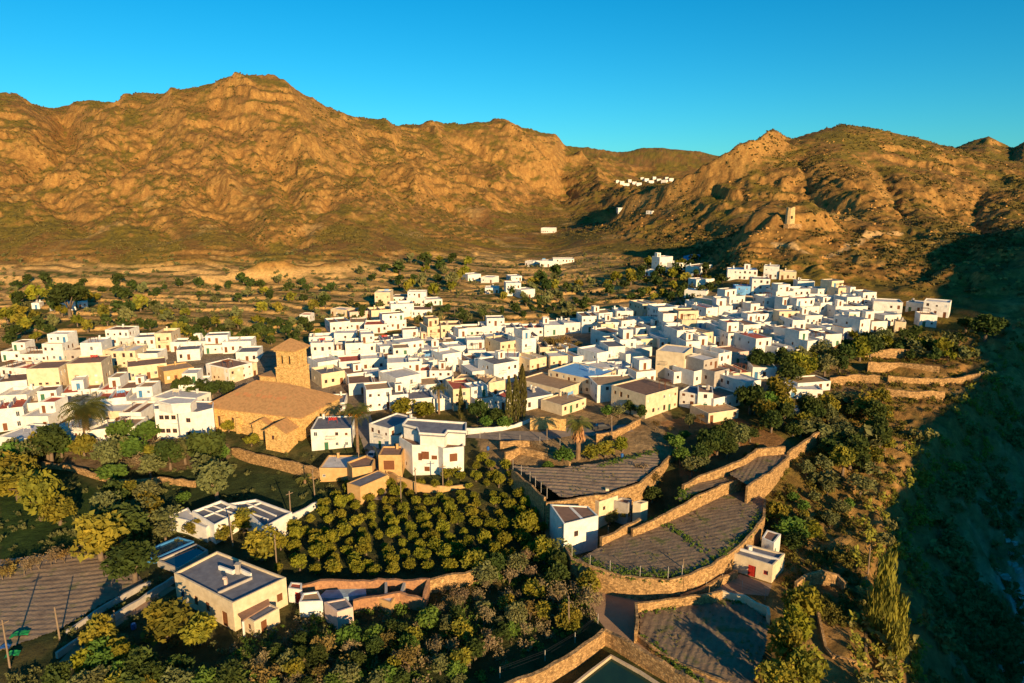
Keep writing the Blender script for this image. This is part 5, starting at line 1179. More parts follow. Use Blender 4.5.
proto('smallcitrus', (29, 30), 170, 7, .17, LM['citrus'], rz=.8, zc=.95)
PR['cypress'] = []
for s in (31, 32):
    rs = np.random.RandomState(s); n = 900; t = rs.rand(n)**.8; r = .34*np.sin(np.pi*np.clip(t*.93+.07, 0, 1))**.6*(1-.45*t)*(.75+.3*rs.rand(n)); a = rs.rand(n)*6.283
    P_ = np.stack([r*np.cos(a), r*np.sin(a), .15+t*2.6], 1); tm = MB(); tm.tube([(0, 0, -.2), (0, 0, 2.2)], [.06, .02], 6)
    PR['cypress'].append((tm.mesh('trunk', BARK), [('crown', leafmesh('crown', P_, .045, LM['cypress'], s, 2.5, .7))]))
def barep(kind, seeds, m_, leaf=None, dens=260):
    PR[kind] = []
    for s in seeds:
        rr = random.Random(s); tr = MB(); tw = MB(); tips = []
        def grow(p, d, L, r, k):
            q = p+d*L; (tr if k < 2 else tw).tube([p, (p+q)/2+Vector((rr.uniform(-.05, .05), rr.uniform(-.05, .05), .02))*L, q], [r, r*.8, r*.55], 5 if k < 2 else 3, cap=False)
            if k >= 4: tips.append(q); return
            for i in range(3 if k < 3 else 2):
                dd = (d+Vector((rr.uniform(-.75, .75), rr.uniform(-.75, .75), rr.uniform(-.15, .45)))).normalized(); grow(q-(q-p)*rr.uniform(0, .3), dd, L*rr.uniform(.6, .82), r*.55, k+1)
        grow(Vector((0, 0, -.1)), Vector((0, 0, 1)), .55, .06, 0)
        parts_ = [('twigs', tw.mesh('twigs', LM['twig'] if m_ is None else m_))]
        rs = np.random.RandomState(s); C = np.array([tuple(tips[rs.randint(len(tips))]) for _ in range(dens)])+rs.normal(size=(dens, 3))*.13
        parts_.append(('crown', leafmesh('crown', C, .035 if leaf is None else .05, LM['twig'] if leaf is None else leaf, s, 3.5 if leaf is None else 1.6)))
        PR[kind].append((tr.mesh('trunk', BARK), parts_))
barep('bare', (41, 42, 43), None); barep('rusty', (44, 45), None, LM['autumn'], 330)
def palmp(kind, seed, th, tr, nf, fl, skirt=0, fruit=False):
    rr = random.Random(seed); rs = np.random.RandomState(seed); t = MB(); k = 9
    t.tube([(math.sin(i*.5)*.03*th/6, 0, -.3+(th+.3)*i/k) for i in range(k+1)], [tr*(1.25 if i == 0 else 1.0+(i % 2)*.10) for i in range(k)]+[tr*1.25], 8)
    V = []; 
    for i in range(nf):
        a = rr.uniform(0, 6.283); el = rr.uniform(-.35, 1.25); L = fl*rr.uniform(.85, 1.1); px_, pz = 0., th
        pts = []; e = el
        for j in range(9):
            pts.append((px_, pz)); px_ += math.cos(e)*L/8; pz += math.sin(e)*L/8; e -= .20+.05*rr.random()
        for j in range(1, 9):
            x, z = pts[j]; 
            for sd in (-1, 1):
                for q in (0, .5):
                    xx = x-(x-pts[j-1][0])*q; zz = z-(z-pts[j-1][1])*q
                    w = L*.24*math.sin(min(1, (j-q+1)/8.5)*math.pi*.93)+.05; dx, dz = .5*w, -.35*w
                    p0 = np.array([xx, 0, zz]); p1 = np.array([xx+dx, sd*w, zz+dz]); wv = np.array([.045*fl, 0, .0])
                    c, s = math.cos(a), math.sin(a); 
                    for pp in (p0, p0+wv, p1+wv*.3, p1): V.append((pp[0]*c-pp[1]*s, pp[0]*s+pp[1]*c, pp[2]))
    parts_ = [('fronds', npmesh('fronds', V, np.arange(len(V)).reshape(-1, 4), LM['palm']))]
    if skirt:
        n = 420; z = rs.rand(n)*skirt; a = rs.rand(n)*6.283; r = tr+(.55*tr+.5*(z/skirt))*rs.rand(n)**.5
        C = np.stack([r*np.cos(a), r*np.sin(a), th-.15-z*1.0], 1); parts_.append(('dry_skirt', leafmesh('dry_skirt', C, .13, LM['dry'], seed, 3., .85)))
    if fruit:
        a = rs.rand(160)*6.283; r = .35+.7*rs.rand(160); C = np.stack([r*np.cos(a), r*np.sin(a), th-.15-.55*rs.rand(160)], 1); parts_.append(('fruit', leafmesh('fruit', C, .10, LM['fruit'], seed, 1.2)))
    PR[kind] = [(t.mesh('trunk', PBARK), parts_)]
NT = {}
def tree(kind, x, y, z, s, label, cat='tree', group=None, sz=1., name=None, i=None):
    pr = PR[kind]; tm, parts_ = pr[rng.randrange(len(pr)) if i is None else i]
    names = {'citrus': 'citrus_tree', 'dark': 'dark_tree', 'pine': 'pine_tree', 'green': 'leafy_tree', 'olive': 'olive_tree', 'cypress': 'cypress_tree', 'bare': 'bare_tree', 'rusty': 'autumn_tree', 'autumn': 'autumn_tree', 'yellow': 'yellow_green_tree', 'reedy': 'cane_clump',
             'small': 'dark_tree', 'smallolive': 'olive_tree', 'smallyellow': 'yellow_green_tree', 'smallcitrus': 'leafy_tree'}
    r = thing(name or names.get(kind, 'palm_tree'), label, cat, (x, y, z-.1), rng.uniform(0, 6.28), group); r.scale = (s, s, s*sz)
    obj('trunk', tm, r)
    for pn, pm in parts_: obj(pn, pm, r)
    return r
# ---- single trees named by what stands next to them: kind, px, py of the base, crown width px
palmp('palmA', 1, 7.2, .22, 42, 2.6, 0, True); palmp('palmB', 2, 5.4, .32, 44, 2.3, 2.3); palmp('palmC', 3, 4.6, .4, 60, 3.6, .6); palmp('palmD', 4, 5.5, .22, 34, 2.0); palmp('palmE', 5, 1.2, .25, 26, 2.)
for kind, px, py, s, l_ in [('palmA', 358, 456, 1.45, 'tall slender palm with orange date clusters at the street bend'), ('palmB', 578, 459, 1.45, 'sturdy palm with a skirt of dry fronds beside the striped field'),
      ('palmC', 88, 441, 1.75, 'broad spreading palm among the low houses left of the white block'), ('palmD', 439, 414, 1.25, 'slim palm behind the bright white villa'), ('palmE', 305, 484, 1.0, 'low young palm in the shaded meadow corner'),
      ('palmD', 111, 382, .8, 'left of two dark palms behind the apartment blocks'), ('palmD', 119, 381, .8, 'right of two dark palms behind the apartment blocks')]:
    p = P(px, py); tree(kind, p.x, p.y, p.z, s, l_, 'palm', name='palm_tree')
SINGLE = [('cypress', 509, 425, 8, 'left of the three tall cypresses', 3.4), ('cypress', 522, 421, 11, 'thick right-hand cypress behind the curved white street wall', 2.9), ('cypress', 461, 420, 6, 'slim lone cypress left of the leafy tree group', 3.2), ('cypress', 516, 424, 9, 'middle cypress of the group behind the curved white wall', 3.),
  ('dark', 478, 424, 26, 'broad dark tree right of the slim cypress', 1), ('dark', 497, 425, 22, 'dark round tree left of the three cypresses', .8), ('green', 487, 428, 18, 'low leafy tree above the curved white street wall', .8), ('green', 505, 429, 18, 'low leafy bush-like tree in front of the cypresses', .8),
  ('citrus', 403, 416, 28, 'round yellow-green tree above the ochre garage', .75), ('citrus', 424, 417, 26, 'flat-topped green tree right above the white villa', .7), 
  ('yellow', 168, 640, 44, 'large round yellow-green tree in the garden below the farmhouse', .8), ('yellow', 200, 645, 34, 'yellow-green tree against the farmhouse garden path', .8), ('yellow', 262, 560, 36, 'round golden-green tree behind the farmhouse corner', .85),
  ('yellow', 102, 560, 46, 'big golden-green tree at the top of the ploughed corner field', .9), ('dark', 135, 582, 44, 'dense green tree right of the ploughed corner field', .8), ('dark', 122, 545, 44, 'dark tree behind the blue-rimmed pool', .8), ('olive', 108, 530, 34, 'grey-green tree in the shaded gardens above the corner field', 1),
  ('yellow', 42, 520, 34, 'tall yellow-green tree between the two dark green meadows', 1.2), ('yellow', 60, 525, 28, 'rounded yellow-green tree right of the tall one by the meadows', .9), ('green', 118, 482, 22, 'bright green double tree on the broken garden wall', .8), ('green', 108, 482, 22, 'bright green round tree left on the broken garden wall', .8),
  ('dark', 207, 470, 36, 'big dark tree at the corner below the large white block', 1.1), ('dark', 52, 462, 34, 'dark tree below the palm houses at left', .9), ('green', 128, 457, 22, 'compact green tree in the pale garden plot', .9), ('olive', 186, 464, 28, 'olive-brown tree under the large white block', .9), ('bare', 158, 462, 36, 'bare brown tree under the large white block', .8),
  ('bare', 98, 456, 24, 'bare twiggy tree beneath the broad palm', .7), ('olive', 218, 500, 36, 'grey olive tree at the left end of the church meadow', 1), ('olive', 208, 486, 30, 'grey-green olive above the church meadow corner', 1), ('green', 184, 504, 14, 'small bright green tree alone in the shaded meadow', .9), ('citrus', 252, 446, 17, 'round shrub-like tree against the church foot', .8), ('citrus', 229, 432, 15, 'small green tree left of the church nave', .9),
  ('pine', 71, 318, 30, 'big dark umbrella pine on the plain at far left', 1), ('yellow', 20, 500, 40, 'spreading green tree at the left edge above the meadow', .7), ('yellow', 12, 485, 36, 'yellow-green tree at the left edge, second above the meadow', .8),
  ('dark', 757, 372, 22, 'left of the two big dark trees below the long white wall', 1), ('dark', 769, 371, 20, 'second of the two big dark trees below the long white wall', .9), ('dark', 790, 385, 26, 'dark tree over the road right of the tan-roofed house', .8), ('yellow', 777, 408, 30, 'golden-green tree above the golden terrace wall, left of the blue pool', 1), ('dark', 750, 414, 30, 'dark green tree right of the low cream outbuilding', 1), ('yellow', 765, 425, 24, 'yellow-green tree left of the pool terrace', 1),
  ('green', 607, 417, 16, 'green tree beside the little garden hut', .9), ('dark', 630, 414, 16, 'dark tree at the left foot of the large cream corner house', .9), ('dark', 641, 420, 14, 'slim dark tree against the large cream corner house', 1.1), ('olive', 619, 418, 14, 'brownish tree between the two dark trees of the garden hut', 1),
  ('citrus', 622, 452, 20, 'round orange-green tree at the right end of the field hedge', .9), ('yellow', 605, 458, 22, 'golden tree fourth in the field hedge by the sturdy palm', .8), ('yellow', 590, 460, 20, 'golden tree right of the sturdy palm', .8), ('green', 563, 466, 24, 'green tree left of the sturdy palm', .9), ('green', 548, 470, 14, 'low green tree at the left end of the field hedge', .7),
  ('green', 676, 450, 18, 'upper bright green tree on the stony slope', 1), ('green', 680, 464, 20, 'lower bright green tree on the stony slope', 1), ('rusty', 652, 490, 24, 'leafless reddish tree at the corner of the striped field', 1), ('bare', 640, 478, 22, 'bare pale tree left of the leafless reddish tree', .9), ('dark', 652, 503, 20, 'dark tree right of the tiny cream hut', .8), ('dark', 641, 497, 16, 'dark tree just behind the tiny cream hut', .8), ('yellow', 622, 520, 22, 'yellow-green tree in the cottage yard right of the white barn', .7), ('olive', 610, 524, 16, 'olive tree against the right wall of the white barn', .8),
  ('citrus', 527, 536, 30, 'big dark orchard tree beside the dirt track', .9), ('yellow', 802, 690, 36, 'lowest of the bright row of trees right of the lower field', 1.1), ('yellow', 783, 668, 38, 'second lowest of the bright row of trees right of the lower field', 1.1), ('citrus', 795, 645, 34, 'middle tree of the bright row right of the lower field', 1.1), ('yellow', 800, 622, 34, 'upper tree of the bright row right of the lower field', 1.1), ('yellow', 776, 700, 36, 'frame-edge tree of the bright row right of the lower field', 1),
  ('reedy', 876, 640, 30, 'tall sunlit cane clump at the corner of the lowest garden', 1.3), ('reedy', 892, 640, 28, 'second tall sunlit cane clump beside the ravine', 1.15), ('reedy', 884, 615, 30, 'third tall sunlit cane clump, highest of the group', 1.25), ('reedy', 895, 662, 26, 'lowest sunlit cane clump by the ravine', 1.),
  ('green', 790, 543, 34, 'bushy green tree behind the cottage with red door', .8), ('yellow', 777, 525, 24, 'olive-yellow tree on the terrace above the red-doored cottage', 1), ('citrus', 806, 540, 30, 'dense green tree right of the white cube outbuilding', .7), ('dark', 796, 552, 26, 'dark bushy tree right behind the cottage roof', .7), ('yellow', 803, 522, 12, 'small golden tree on the brown terrace', 1),
  ('dark', 879, 452, 22, 'dark tree on the sunlit ravine edge', 1.2), ('dark', 850, 470, 34, 'broad dark tree below the blue pool house', .8), ('dark', 832, 463, 30, 'dark tree left of the broad one below the pool house', .8), ('dark', 985, 340, 26, 'large dark tree past the right end of the village', .8), ('dark', 965, 333, 18, 'dark tree beside the last white house', .8), ('dark', 995, 338, 20, 'rightmost dark tree at the ravine head', .9)]
for kind, px, py, wpx, l_, sz in SINGLE:
    p = P(px, py); s = wpx*p.length/F/2*1.05 if False else wpx*math.sqrt(p.x**2+p.y**2+(HC-p.z)**2)/F/2*1.08
    if kind == 'cypress': s = wpx*p.y/F/2/.30; sz = sz*.42
    tree(kind, p.x, p.y, p.z, s, l_, 'tree' if kind != 'reedy' else 'cane clump', None, sz)
# ---- the orchard, row by row
ORC = [at_z(a, b, .3) for a, b in [(272, 548), (300, 522), (330, 500), (392, 486), (425, 494), (478, 478), (515, 486), (532, 512), (545, 530), (540, 556), (505, 566), (470, 575), (400, 577), (300, 577), (270, 570)]]
c, s = math.cos(R(-12)), math.sin(R(-12)); rows = {}
for j in range(-2, 30):
    for i in range(-2, 40):
        a, b = -34+i*3.15+(j % 2)*1.5, 92+j*2.95
        x = a+(b-110)*.12+rng.uniform(-.6, .6); y = b-a*.14+rng.uniform(-.6, .6)
        if inpoly(np.array([x]), np.array([y]), ORC)[0]: rows.setdefault(j, []).append((x, y))
ks = sorted(rows); no = 0
for k, j in enumerate(ks):
    for i, (x, y) in enumerate(sorted(rows[j])):
        if rng.random() < .03: continue
        tree('citrus', x, y, hz(x, y), rng.choice([rng.uniform(1.0, 1.3), rng.uniform(1.3, 1.9), rng.uniform(1.3, 1.75)]), f"round citrus tree, {NUM[i]} from left in {NUM[k]} orchard row from the front", 'tree', 'citrus trees of the orchard', rng.uniform(.85, 1.15)); no += 1
# ---- groves: phrase, polygon, kinds, crown px, count
def pts_in(poly, n, gap):
    out = []; x0, x1 = min(p[0] for p in poly), max(p[0] for p in poly); y0, y1 = min(p[1] for p in poly), max(p[1] for p in poly); t = 0
    while len(out) < n and t < 6000:
        t += 1; x, y = rng.uniform(x0, x1), rng.uniform(y0, y1)
        if not inpoly(np.array([x]), np.array([y]), poly)[0]: continue
        if any((x-a)**2+((y-b)*1.7)**2 < gap**2 for a, b in out): continue
        out.append((x, y))
    return sorted(out)
DESC = {'citrus': 'round green tree', 'dark': 'dark leafy tree', 'green': 'fresh green tree', 'olive': 'grey-green tree', 'yellow': 'yellow-green tree', 'autumn': 'thin golden tree', 'bare': 'bare brown tree', 'rusty': 'half-bare rusty tree', 'reedy': 'cane clump', 'small': 'small dark tree', 'smallolive': 'small grey-green tree', 'smallyellow': 'small yellow-green tree', 'smallcitrus': 'small green tree'}
G = [('in the wild garden nearest the basin', [(430, 640), (470, 612), (520, 596), (560, 585), (592, 606), (592, 628), (500, 668), (455, 700), (430, 690)], ['bare', 'green', 'olive', 'autumn', 'yellow', 'bare', 'olive', 'dark'], (15, 25), 34, 11),
     ('in the wild garden in front of the ruin', [(300, 648), (350, 650), (400, 634), (430, 625), (430, 700), (255, 700), (262, 660)], ['bare', 'green', 'autumn', 'olive', 'bare', 'yellow', 'dark'], (15, 25), 38, 11),
     ('in the brush right behind the ruined barn corner', [(430, 608), (470, 592), (500, 585), (500, 598), (440, 622)], ['bare', 'bare', 'rusty'], (13, 20), 10, 9),
     ('in the dark garden below the farmhouse', [(60, 683), (70, 662), (110, 648), (140, 660), (180, 676), (260, 680), (260, 700), (60, 705)], ['dark', 'yellow', 'olive', 'citrus', 'dark', 'green'], (20, 32), 22, 13),
     ('between the orchard and the basin', [(455, 575), (520, 566), (560, 560), (596, 590), (590, 615), (540, 600), (470, 590)], ['yellow', 'olive', 'dark', 'rusty', 'bare'], (22, 30), 14, 15),
     ('in the hedge around the ribbed villa', [(100, 500), (150, 505), (165, 520), (150, 540), (130, 545), (215, 540), (250, 530), (235, 545), (190, 535), (170, 528), (120, 520)], ['yellow', 'olive', 'dark'], (18, 28), 12, 14),
     ('on the shaded terrace left of the church', [(160, 440), (240, 470), (225, 480), (150, 480), (60, 458), (35, 470), (0, 478), (0, 462), (60, 448)], ['olive', 'dark', 'bare', 'yellow', 'green'], (18, 28), 16, 13),
     ('on the green slope above the topmost field', [(690, 462), (730, 440), (755, 434), (752, 446), (715, 463), (690, 478)], ['dark', 'dark', 'olive'], (16, 24), 12, 9),
     ('on the stony slope under the cream corner house', [(650, 430), (690, 420), (730, 428), (700, 445), (670, 445)], ['olive', 'rusty', 'green', 'smallolive'], (9, 14), 9, 9),
     ('among the gardens left of the blue pool', [(745, 405), (800, 412), (830, 420), (815, 438), (790, 440), (760, 432)], ['yellow', 'dark', 'olive', 'green'], (15, 24), 13, 11),
     ('in the dark clump below the eastern houses', [(772, 362), (800, 356), (825, 362), (862, 352), (888, 345), (880, 360), (830, 384), (790, 380)], ['dark', 'dark', 'citrus', 'olive'], (15, 24), 18, 10),
     ('along the upper terraces right of the village', [(850, 340), (900, 342), (950, 345), (985, 358), (950, 366), (900, 360)], ['small', 'smallolive', 'small', 'smallcitrus'], (10, 18), 24, 8),
     ('on the sunlit bank above the ravine', [(790, 440), (830, 400), (880, 395), (890, 440), (880, 480), (850, 510), (815, 495), (795, 470)], ['olive', 'yellow', 'dark', 'smallolive', 'olive'], (14, 26), 30, 11),
     ('in the shaded hollow west of the tower hill', [(630, 268), (700, 262), (735, 275), (728, 290), (690, 300), (640, 305), (608, 300), (600, 285)], ['small', 'small', 'smallyellow', 'smallcitrus'], (9, 15), 36, 8),
     ('in the valley mouth behind the plain houses', [(395, 265), (440, 258), (470, 262), (470, 290), (450, 298), (400, 296), (398, 275)], ['small', 'smallcitrus', 'smallolive'], (9, 17), 22, 8),
     ('around the valley-mouth cluster of houses', [(500, 300), (560, 275), (600, 290), (600, 312), (540, 312)], ['small', 'smallyellow', 'small', 'smallolive'], (9, 15), 26, 8),
     ('in the dark belt behind the village centre', [(330, 312), (360, 330), (430, 328), (500, 318), (600, 318), (600, 310), (440, 312), (345, 305)], ['small', 'smallolive', 'small'], (8, 13), 30, 8),
     ('on the farmed plain at far left', [(0, 300), (150, 300), (200, 310), (180, 340), (100, 330), (0, 350)], ['small', 'smallolive', 'small', 'smallyellow', 'smallcitrus'], (9, 17), 38, 10),
     ('on the farmed plain behind the church tower', [(150, 300), (340, 290), (335, 325), (255, 345), (180, 345)], ['small', 'smallolive', 'smallyellow'], (8, 15), 36, 9),
     ('in the dark belt left of the church tower', [(190, 330), (330, 322), (330, 345), (255, 350), (190, 350)], ['small', 'small', 'smallcitrus'], (10, 17), 24, 8),
     ('on the terraces at the foot of the left mountain', [(0, 285), (330, 283), (400, 262), (380, 290), (150, 298), (0, 298)], ['small', 'smallolive', 'small'], (6, 12), 34, 9),
     ('among the houses of the centre', [(540, 352), (600, 350), (600, 357), (545, 360)], ['rusty', 'bare', 'rusty'], (14, 22), 7, 8),
     ('in the courtyard garden behind the white block', [(170, 392), (215, 388), (230, 398), (200, 402)], ['dark', 'small'], (12, 17), 8, 9),
     ('in the dry hedge above the corner field', [(0, 572), (60, 560), (100, 548), (110, 556), (60, 568), (0, 582)], ['rusty', 'bare', 'autumn', 'bare'], (12, 18), 14, 7),
     ('around the edge of the dark green meadow', [(0, 462), (30, 470), (30, 482), (0, 490)], ['green', 'yellow', 'olive'], (20, 28), 5, 14),
     ('on the brown garden terrace above the ravine', [(790, 500), (830, 492), (850, 510), (830, 530), (800, 530)], ['olive', 'smallolive', 'green'], (10, 16), 10, 9)]
ng = 0
for phrase, poly, kinds, (a, b), n, gap in G:
    for i, (px, py) in enumerate(pts_in(poly, n, gap)):
        k = kinds[rng.randrange(len(kinds))]; p = P(px, py); dist = math.sqrt(p.x**2+p.y**2+(HC-p.z)**2); s = rng.uniform(a, b)*dist/F/2*1.08
        tree(k, p.x, p.y, p.z, s, f"{DESC[k]}, {NUM[i]} from left {phrase}", 'tree' if k != 'reedy' else 'cane clump', 'trees '+phrase, rng.uniform(.8, 1.15)); ng += 1
print('trees', no, ng, len(SINGLE), time.time()-T0)

HP = np.array([(o.location.x, o.location.y) for o in bpy.data.objects if o.parent is None and o.get('category') in ('house', 'building', 'apartment block')])
def free(X, Y):
    k = np.ones(len(X))
    for a, b in HP: k *= ((X-a)**2+(Y-b-3)**2 > 49)
    return k
def dE_(X, Y):
    d, s = seg_dist(X, Y, EDGE); return d*s
# ---- what nobody could count: scrub on the hills, undergrowth, ravine thicket
def merged(name, centres, radii, pr, mt, seed, squash=.8, kind='stuff'):
    rs = np.random.RandomState(seed); out = []; B = [quads(crown_pts(rs, pr[0], pr[1], 1, squash, .45, .6, .55), pr[2], rs, 1.5) for _ in range(5)]
    k = rs.randint(0, 5, len(centres)); a = rs.rand(len(centres))*6.283; V = []
    for b in range(5):
        m = k == b; C = centres[m]; r = radii[m]; c, s = np.cos(a[m]), np.sin(a[m]); Q = B[b]
        x = (Q[None, :, 0]*c[:, None]-Q[None, :, 1]*s[:, None])*r[:, None]+C[:, None, 0]; y = (Q[None, :, 0]*s[:, None]+Q[None, :, 1]*c[:, None])*r[:, None]+C[:, None, 1]; z = Q[None, :, 2]*r[:, None]+C[:, None, 2]
        V.append(np.stack([x, y, z], -1).reshape(-1, 3))
    V = np.concatenate(V); obj(name, npmesh(name, V, np.arange(len(V)).reshape(-1, 4), mt), kind=kind)
def scatter(n, xr, yr, fn, seed):
    rs = np.random.RandomState(seed); X = rs.uniform(*xr, n); Y = rs.uniform(*yr, n); Wt = fn(X, Y); k = rs.rand(n) < Wt; X, Y = X[k], Y[k]; return np.stack([X, Y, height(X, Y)], -1), rs
def fan(n, y0, y1, seed, fn):
    rs = np.random.RandomState(seed); Y = np.exp(rs.uniform(math.log(y0), math.log(y1), n)); X = rs.uniform(-.85, .85, n)*Y; Z = height(X, Y); k = rs.rand(n) < fn(X, Y, Z); return np.stack([X, Y, Z], -1)[k], rs
pc, rs = fan(120000, 240, 1250, 61, lambda X, Y, Z: free(X, Y)*np.maximum(sstep(14, 26, Z)*sstep(290, 310, Y), sstep(22, 26, Z))*(1-sstep(-6, 0, dE_(X, Y)))*np.clip(.30+.9*perlin(X/55, Y/55, 401)+.5*perlin(X/14, Y/14, 402), .03, 1))
merged('hill_scrub', pc-np.array([0, 0, .25]), rs.uniform(.35, 1.25, len(pc))*(1+.0005*pc[:, 1]), (14, 4, .34), LM['scrub'], 62, .6)
def dE_(X, Y):
    d, s = seg_dist(X, Y, EDGE); return d*s
pc, rs = fan(30000, 60, 380, 63, lambda X, Y, Z: (sstep(-3, 6, dE_(X, Y)))*np.clip(.45+1.3*perlin(X/14, Y/24, 411), .05, 1))
h_ = int(len(pc)*.7)
pc = pc[np.argsort(-((dE_(pc[:, 0], pc[:, 1]) > 9)*1.+.5*np.random.RandomState(3).rand(len(pc))))]; merged('ravine_thicket', pc[:h_], rs.uniform(.8, 2.8, h_), (60, 6, .15), LM['ravine'], 64, .8)
merged('ravine_reeds', pc[h_:], rs.uniform(.5, 1.9, len(pc)-h_), (50, 6, .14), LM['reed'], 65, 1.2)
pc, rs = fan(9000, 60, 150, 66, lambda X, Y, Z: (1-sstep(-26, -6, X-.0*Y+0))*np.clip(.25+.9*perlin(X/9, Y/9, 421), 0, 1)*(1-inpoly(X, Y, ORC)*1.)*(~inpoly(X, Y, [at_z(*q, .1) for q in [(-60, 570), (0, 556), (80, 548), (130, 556), (146, 583), (100, 608), (60, 632), (-60, 665)]])))
pc = pc[~inpoly(pc[:, 0], pc[:, 1], [at_z(*q, .1) for q in [(165, 590), (170, 560), (217, 556), (290, 590), (300, 600), (240, 640)]])]
merged('garden_undergrowth', pc, rs.uniform(.25, 1.0, len(pc)), (60, 6, .15), LM['olive'], 67, .8)
WG = [at_z(a, b, 0) for a, b in [(230, 640), (300, 618), (440, 592), (560, 562), (596, 592), (598, 620), (500, 672), (470, 700), (230, 700)]]
pc, rs = scatter(4200, (-40, 12), (58, 112), lambda X, Y: inpoly(X, Y, WG)*np.clip(.4+.9*perlin(X/5, Y/5, 431), 0, 1), 68)
merged('wild_grass', pc, rs.uniform(.3, 1.1, len(pc)), (50, 6, .12), LM['green'], 69, .7); 
pc, rs = scatter(3000, (-40, 12), (58, 112), lambda X, Y: inpoly(X, Y, WG)*np.clip(.35+.9*perlin(X/4, Y/4, 441), 0, 1), 70)
merged('dry_brush', pc, rs.uniform(.3, 1.3, len(pc)), (60, 6, .10), LM['twig'], 71, 1.0)
pc, rs = fan(44000, 85, 300, 72, lambda X, Y, Z: np.clip(.42+.9*perlin(X/10, Y/6, 451), 0, 1)*sstep(26, 36, X-.28*(Y-110))*(1-sstep(-2, 3, dE_(X, Y))))
bx, by = pc[:, 0], pc[:, 1]; pp_ = np.array([proj(*q) for q in pc]); town = (pp_[:, 1] < 332) | ((pp_[:, 0] < 800) & (pp_[:, 1] < 425)) | ((pp_[:, 0] < 745)) | ((pp_[:, 0] < 860) & (pp_[:, 1] < 350))
fd = np.zeros(len(pc), bool)
for q_ in (FD, FC, FB, FA, [(725, 565), (730, 540), (745, 525), (785, 525), (790, 560), (772, 590), (735, 590)]): fd |= inpoly(bx, by, [at_z(a, b, 6) for a, b in q_])
pc = pc[~town & ~fd]; merged('slope_scrub', pc, rs.uniform(.25, 1.2, len(pc)), (40, 6, .15), LM['slope'], 73, .75)
pc, rs = fan(10000, 262, 470, 74, lambda X, Y, Z: (Z < 22)*np.clip(.10+1.3*perlin(X/28, (Y+.25*X)/6, 461), 0, 1)*(X < 80))
pp_ = np.array([proj(*q) for q in pc]); pc = pc[(pp_[:, 1] < 330)]; merged('field_hedges', pc, rs.uniform(.6, 2.0, len(pc)), (26, 5, .24), LM['olive'], 75, .8)
def rocks(name, C, r, mt, seed):
    rs = np.random.RandomState(seed); B = []
    for _ in range(6):
        d = np.array([(a, b, c_) for a in (-1, 1) for b in (-1, 1) for c_ in (-.7, .7)], float)*rs.uniform(.45, 1, (8, 3)); B.append(d)
    Fq = np.array([(0, 1, 3, 2), (4, 6, 7, 5), (0, 4, 5, 1), (2, 3, 7, 6), (0, 2, 6, 4), (1, 5, 7, 3)]); V = []; F_ = []
    for i in range(len(C)):
        a = rs.rand()*6.28; b = B[i % 6]*r[i]; c, s = math.cos(a), math.sin(a)
        V.append(np.stack([b[:, 0]*c-b[:, 1]*s, b[:, 0]*s+b[:, 1]*c, b[:, 2]], 1)+C[i]); F_.append(Fq+8*i)
    obj(name, npmesh(name, np.concatenate(V), np.concatenate(F_), mt), kind='stuff')
pc, rs = fan(60000, 80, 330, 90, lambda X, Y, Z: sstep(14, 26, dE_(X, Y))*(1-sstep(75, 90, dE_(X, Y)))*np.clip(-.25+1.2*perlin(X/11, Y/22, 491)+.35*sstep(30, 45, dE_(X, Y)), 0, 1))
rocks('stream_rocks', pc, rs.uniform(.2, .8, len(pc))*(.6+rs.rand(len(pc))), mat('pale_limestone', (.70, .67, .60), (.48, .44, .38), 1.2, .95, .4, 3), 91)
pc, rs = fan(30000, 240, 700, 92, lambda X, Y, Z: free(X, Y)*(X > .12*Y)*sstep(22, 30, Z)*(1-sstep(-4, 0, dE_(X, Y)))*np.clip(-.1+1.1*perlin(X/22, Y/22, 493), 0, 1))
rocks('hillside_rocks', pc, rs.uniform(.3, 1.1, len(pc)), mat('ochre_rock', (.50, .27, .075), (.34, .17, .045), 1.2, .95, .4, 3), 93)
# grass fringes along the field walls
def fringe(px, z, wd, n, seed, mt=None, r=(.15, .5)):
    rs = np.random.RandomState(seed); ps = densify([(*at_z(a, b, z),) for a, b in px], .5); ps = np.array(ps); k = rs.randint(0, len(ps), n); C = ps[k]+rs.normal(size=(n, 2))*wd
    C = np.concatenate([C, np.full((n, 1), z)], 1); return C
C = np.concatenate([fringe([(632, 532), (655, 519), (690, 503), (722, 489)], 3.35, .5, 260, 1), fringe([(575, 558), (610, 571), (640, 576), (678, 575)], 3.35, .9, 300, 2), fringe([(684, 574), (712, 561), (745, 538), (762, 515)], 3.35, .45, 220, 3),
    fringe([(641, 612), (690, 601), (722, 598), (745, 603)], .45, .5, 260, 4), fringe([(641, 637), (660, 653), (700, 682)], .45, .35, 120, 5), fringe([(655, 520), (690, 540), (706, 552)], 3.35, .5, 120, 6), fringe([(685, 488), (680, 499), (700, 494)], 5.3, .6, 120, 7), fringe([(600, 466), (640, 456), (655, 452)], 6.0, .6, 160, 8)])
rs = np.random.RandomState(79); W_ = []
for q_, z_ in ((FB, 3.42), (FC, 5.42), (FD, 6.42), (FE, 6.12), (FA, .52)):
    pl_ = [at_z(a, b, z_) for a, b in q_]; A_ = np.array(pl_); XX_ = rs.uniform(A_[:, 0].min(), A_[:, 0].max(), 900); YY_ = rs.uniform(A_[:, 1].min(), A_[:, 1].max(), 900)
    k_ = inpoly(XX_, YY_, pl_) & (rs.rand(900) < np.clip(.12+.9*perlin(XX_/5, YY_/5, 471), 0, .7)); W_.append(np.stack([XX_[k_], YY_[k_], np.full(k_.sum(), z_)], 1))
W_ = np.concatenate(W_); merged('field_weeds', W_, rs.uniform(.1, .3, len(W_)), (16, 4, .24), LM['olive'], 82, .7)
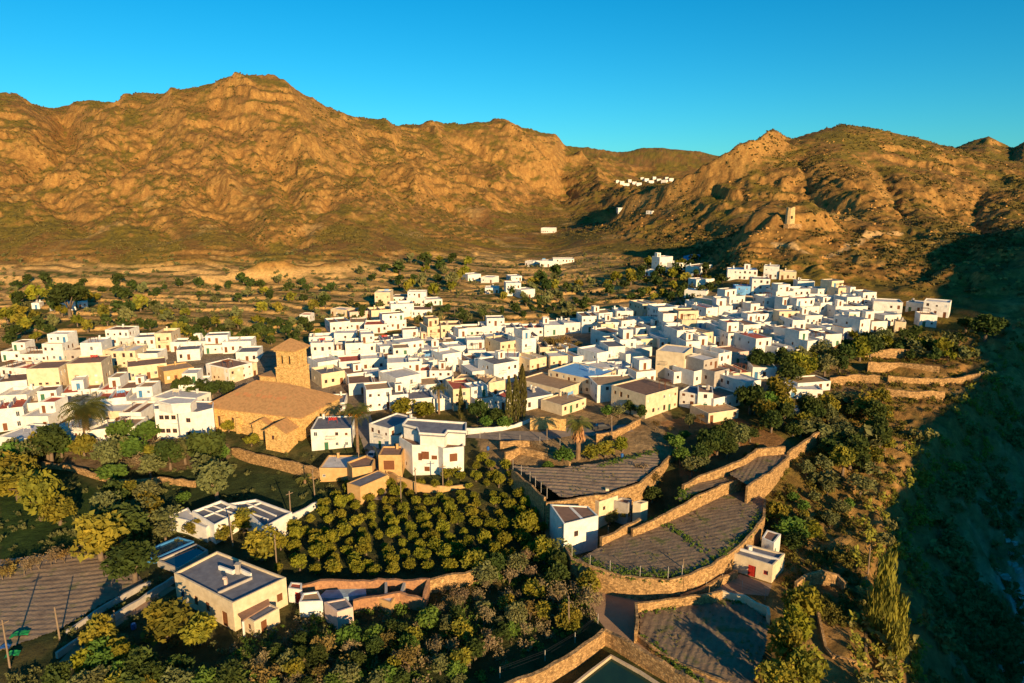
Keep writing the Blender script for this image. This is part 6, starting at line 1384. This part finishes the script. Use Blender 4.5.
rs = np.random.RandomState(80); merged('field_grass', C, rs.uniform(.15, .42, len(C)), (22, 4, .22), LM['green'], 81, .8)
print('plants', time.time()-T0)
# ------------------------------------------------------------------ camera, sky, sun
cam = bpy.data.cameras.new('camera'); co = bpy.data.objects.new('camera', cam); COL.objects.link(co)
cam.sensor_width = 36; cam.lens = F/1024*36; cam.clip_end = 20000; cam.clip_start = .5
co.location = (0, 0, HC); co.rotation_euler = (R(90)-PITCH, 0, 0); S.camera = co
SUN_EL, SUN_AZ = 15.5, 27.      # azimuth: degrees to the right of straight behind the camera
tosun = Vector((math.sin(R(SUN_AZ))*math.cos(R(SUN_EL)), -math.cos(R(SUN_AZ))*math.cos(R(SUN_EL)), math.sin(R(SUN_EL))))
sl = bpy.data.lights.new('sun', 'SUN'); sl.energy = 4.6; sl.angle = R(.5); sl.color = (1., .70, .36)
so = bpy.data.objects.new('sun', sl); COL.objects.link(so); so.rotation_euler = tosun.to_track_quat('Z', 'Y').to_euler(); so.location = (0, 0, 300)
w = bpy.data.worlds.new('World'); S.world = w; w.use_nodes = True; nt = w.node_tree
bg = nt.nodes['Background']; bg.inputs['Strength'].default_value = .15
sk = nd(nt, 'ShaderNodeTexSky', sky_type='NISHITA', sun_disc=False, sun_elevation=R(SUN_EL), sun_rotation=R(180-SUN_AZ), altitude=300., air_density=1., dust_density=.3, ozone_density=3.)
hs = nd(nt, 'ShaderNodeHueSaturation', Saturation=1.1, Hue=.5, Value=.53)
mu = nd(nt, 'ShaderNodeMix', data_type='RGBA', blend_type='MULTIPLY'); mu.inputs[0].default_value = 1; mu.inputs[7].default_value = (.29, .82, .95, 1)
nt.links.new(sk.outputs[0], mu.inputs[6]); nt.links.new(mu.outputs[2], hs.inputs['Color']); nt.links.new(hs.outputs[0], bg.inputs['Color'])
S.view_settings.view_transform = 'Standard'; S.view_settings.look = 'None'; S.view_settings.exposure = .84; S.view_settings.gamma = 1
S.cycles.max_bounces = 5; S.cycles.diffuse_bounces = 3; S.cycles.glossy_bounces = 2; S.cycles.transmission_bounces = 3
S.cycles.use_denoising = True
print('script', time.time()-T0)
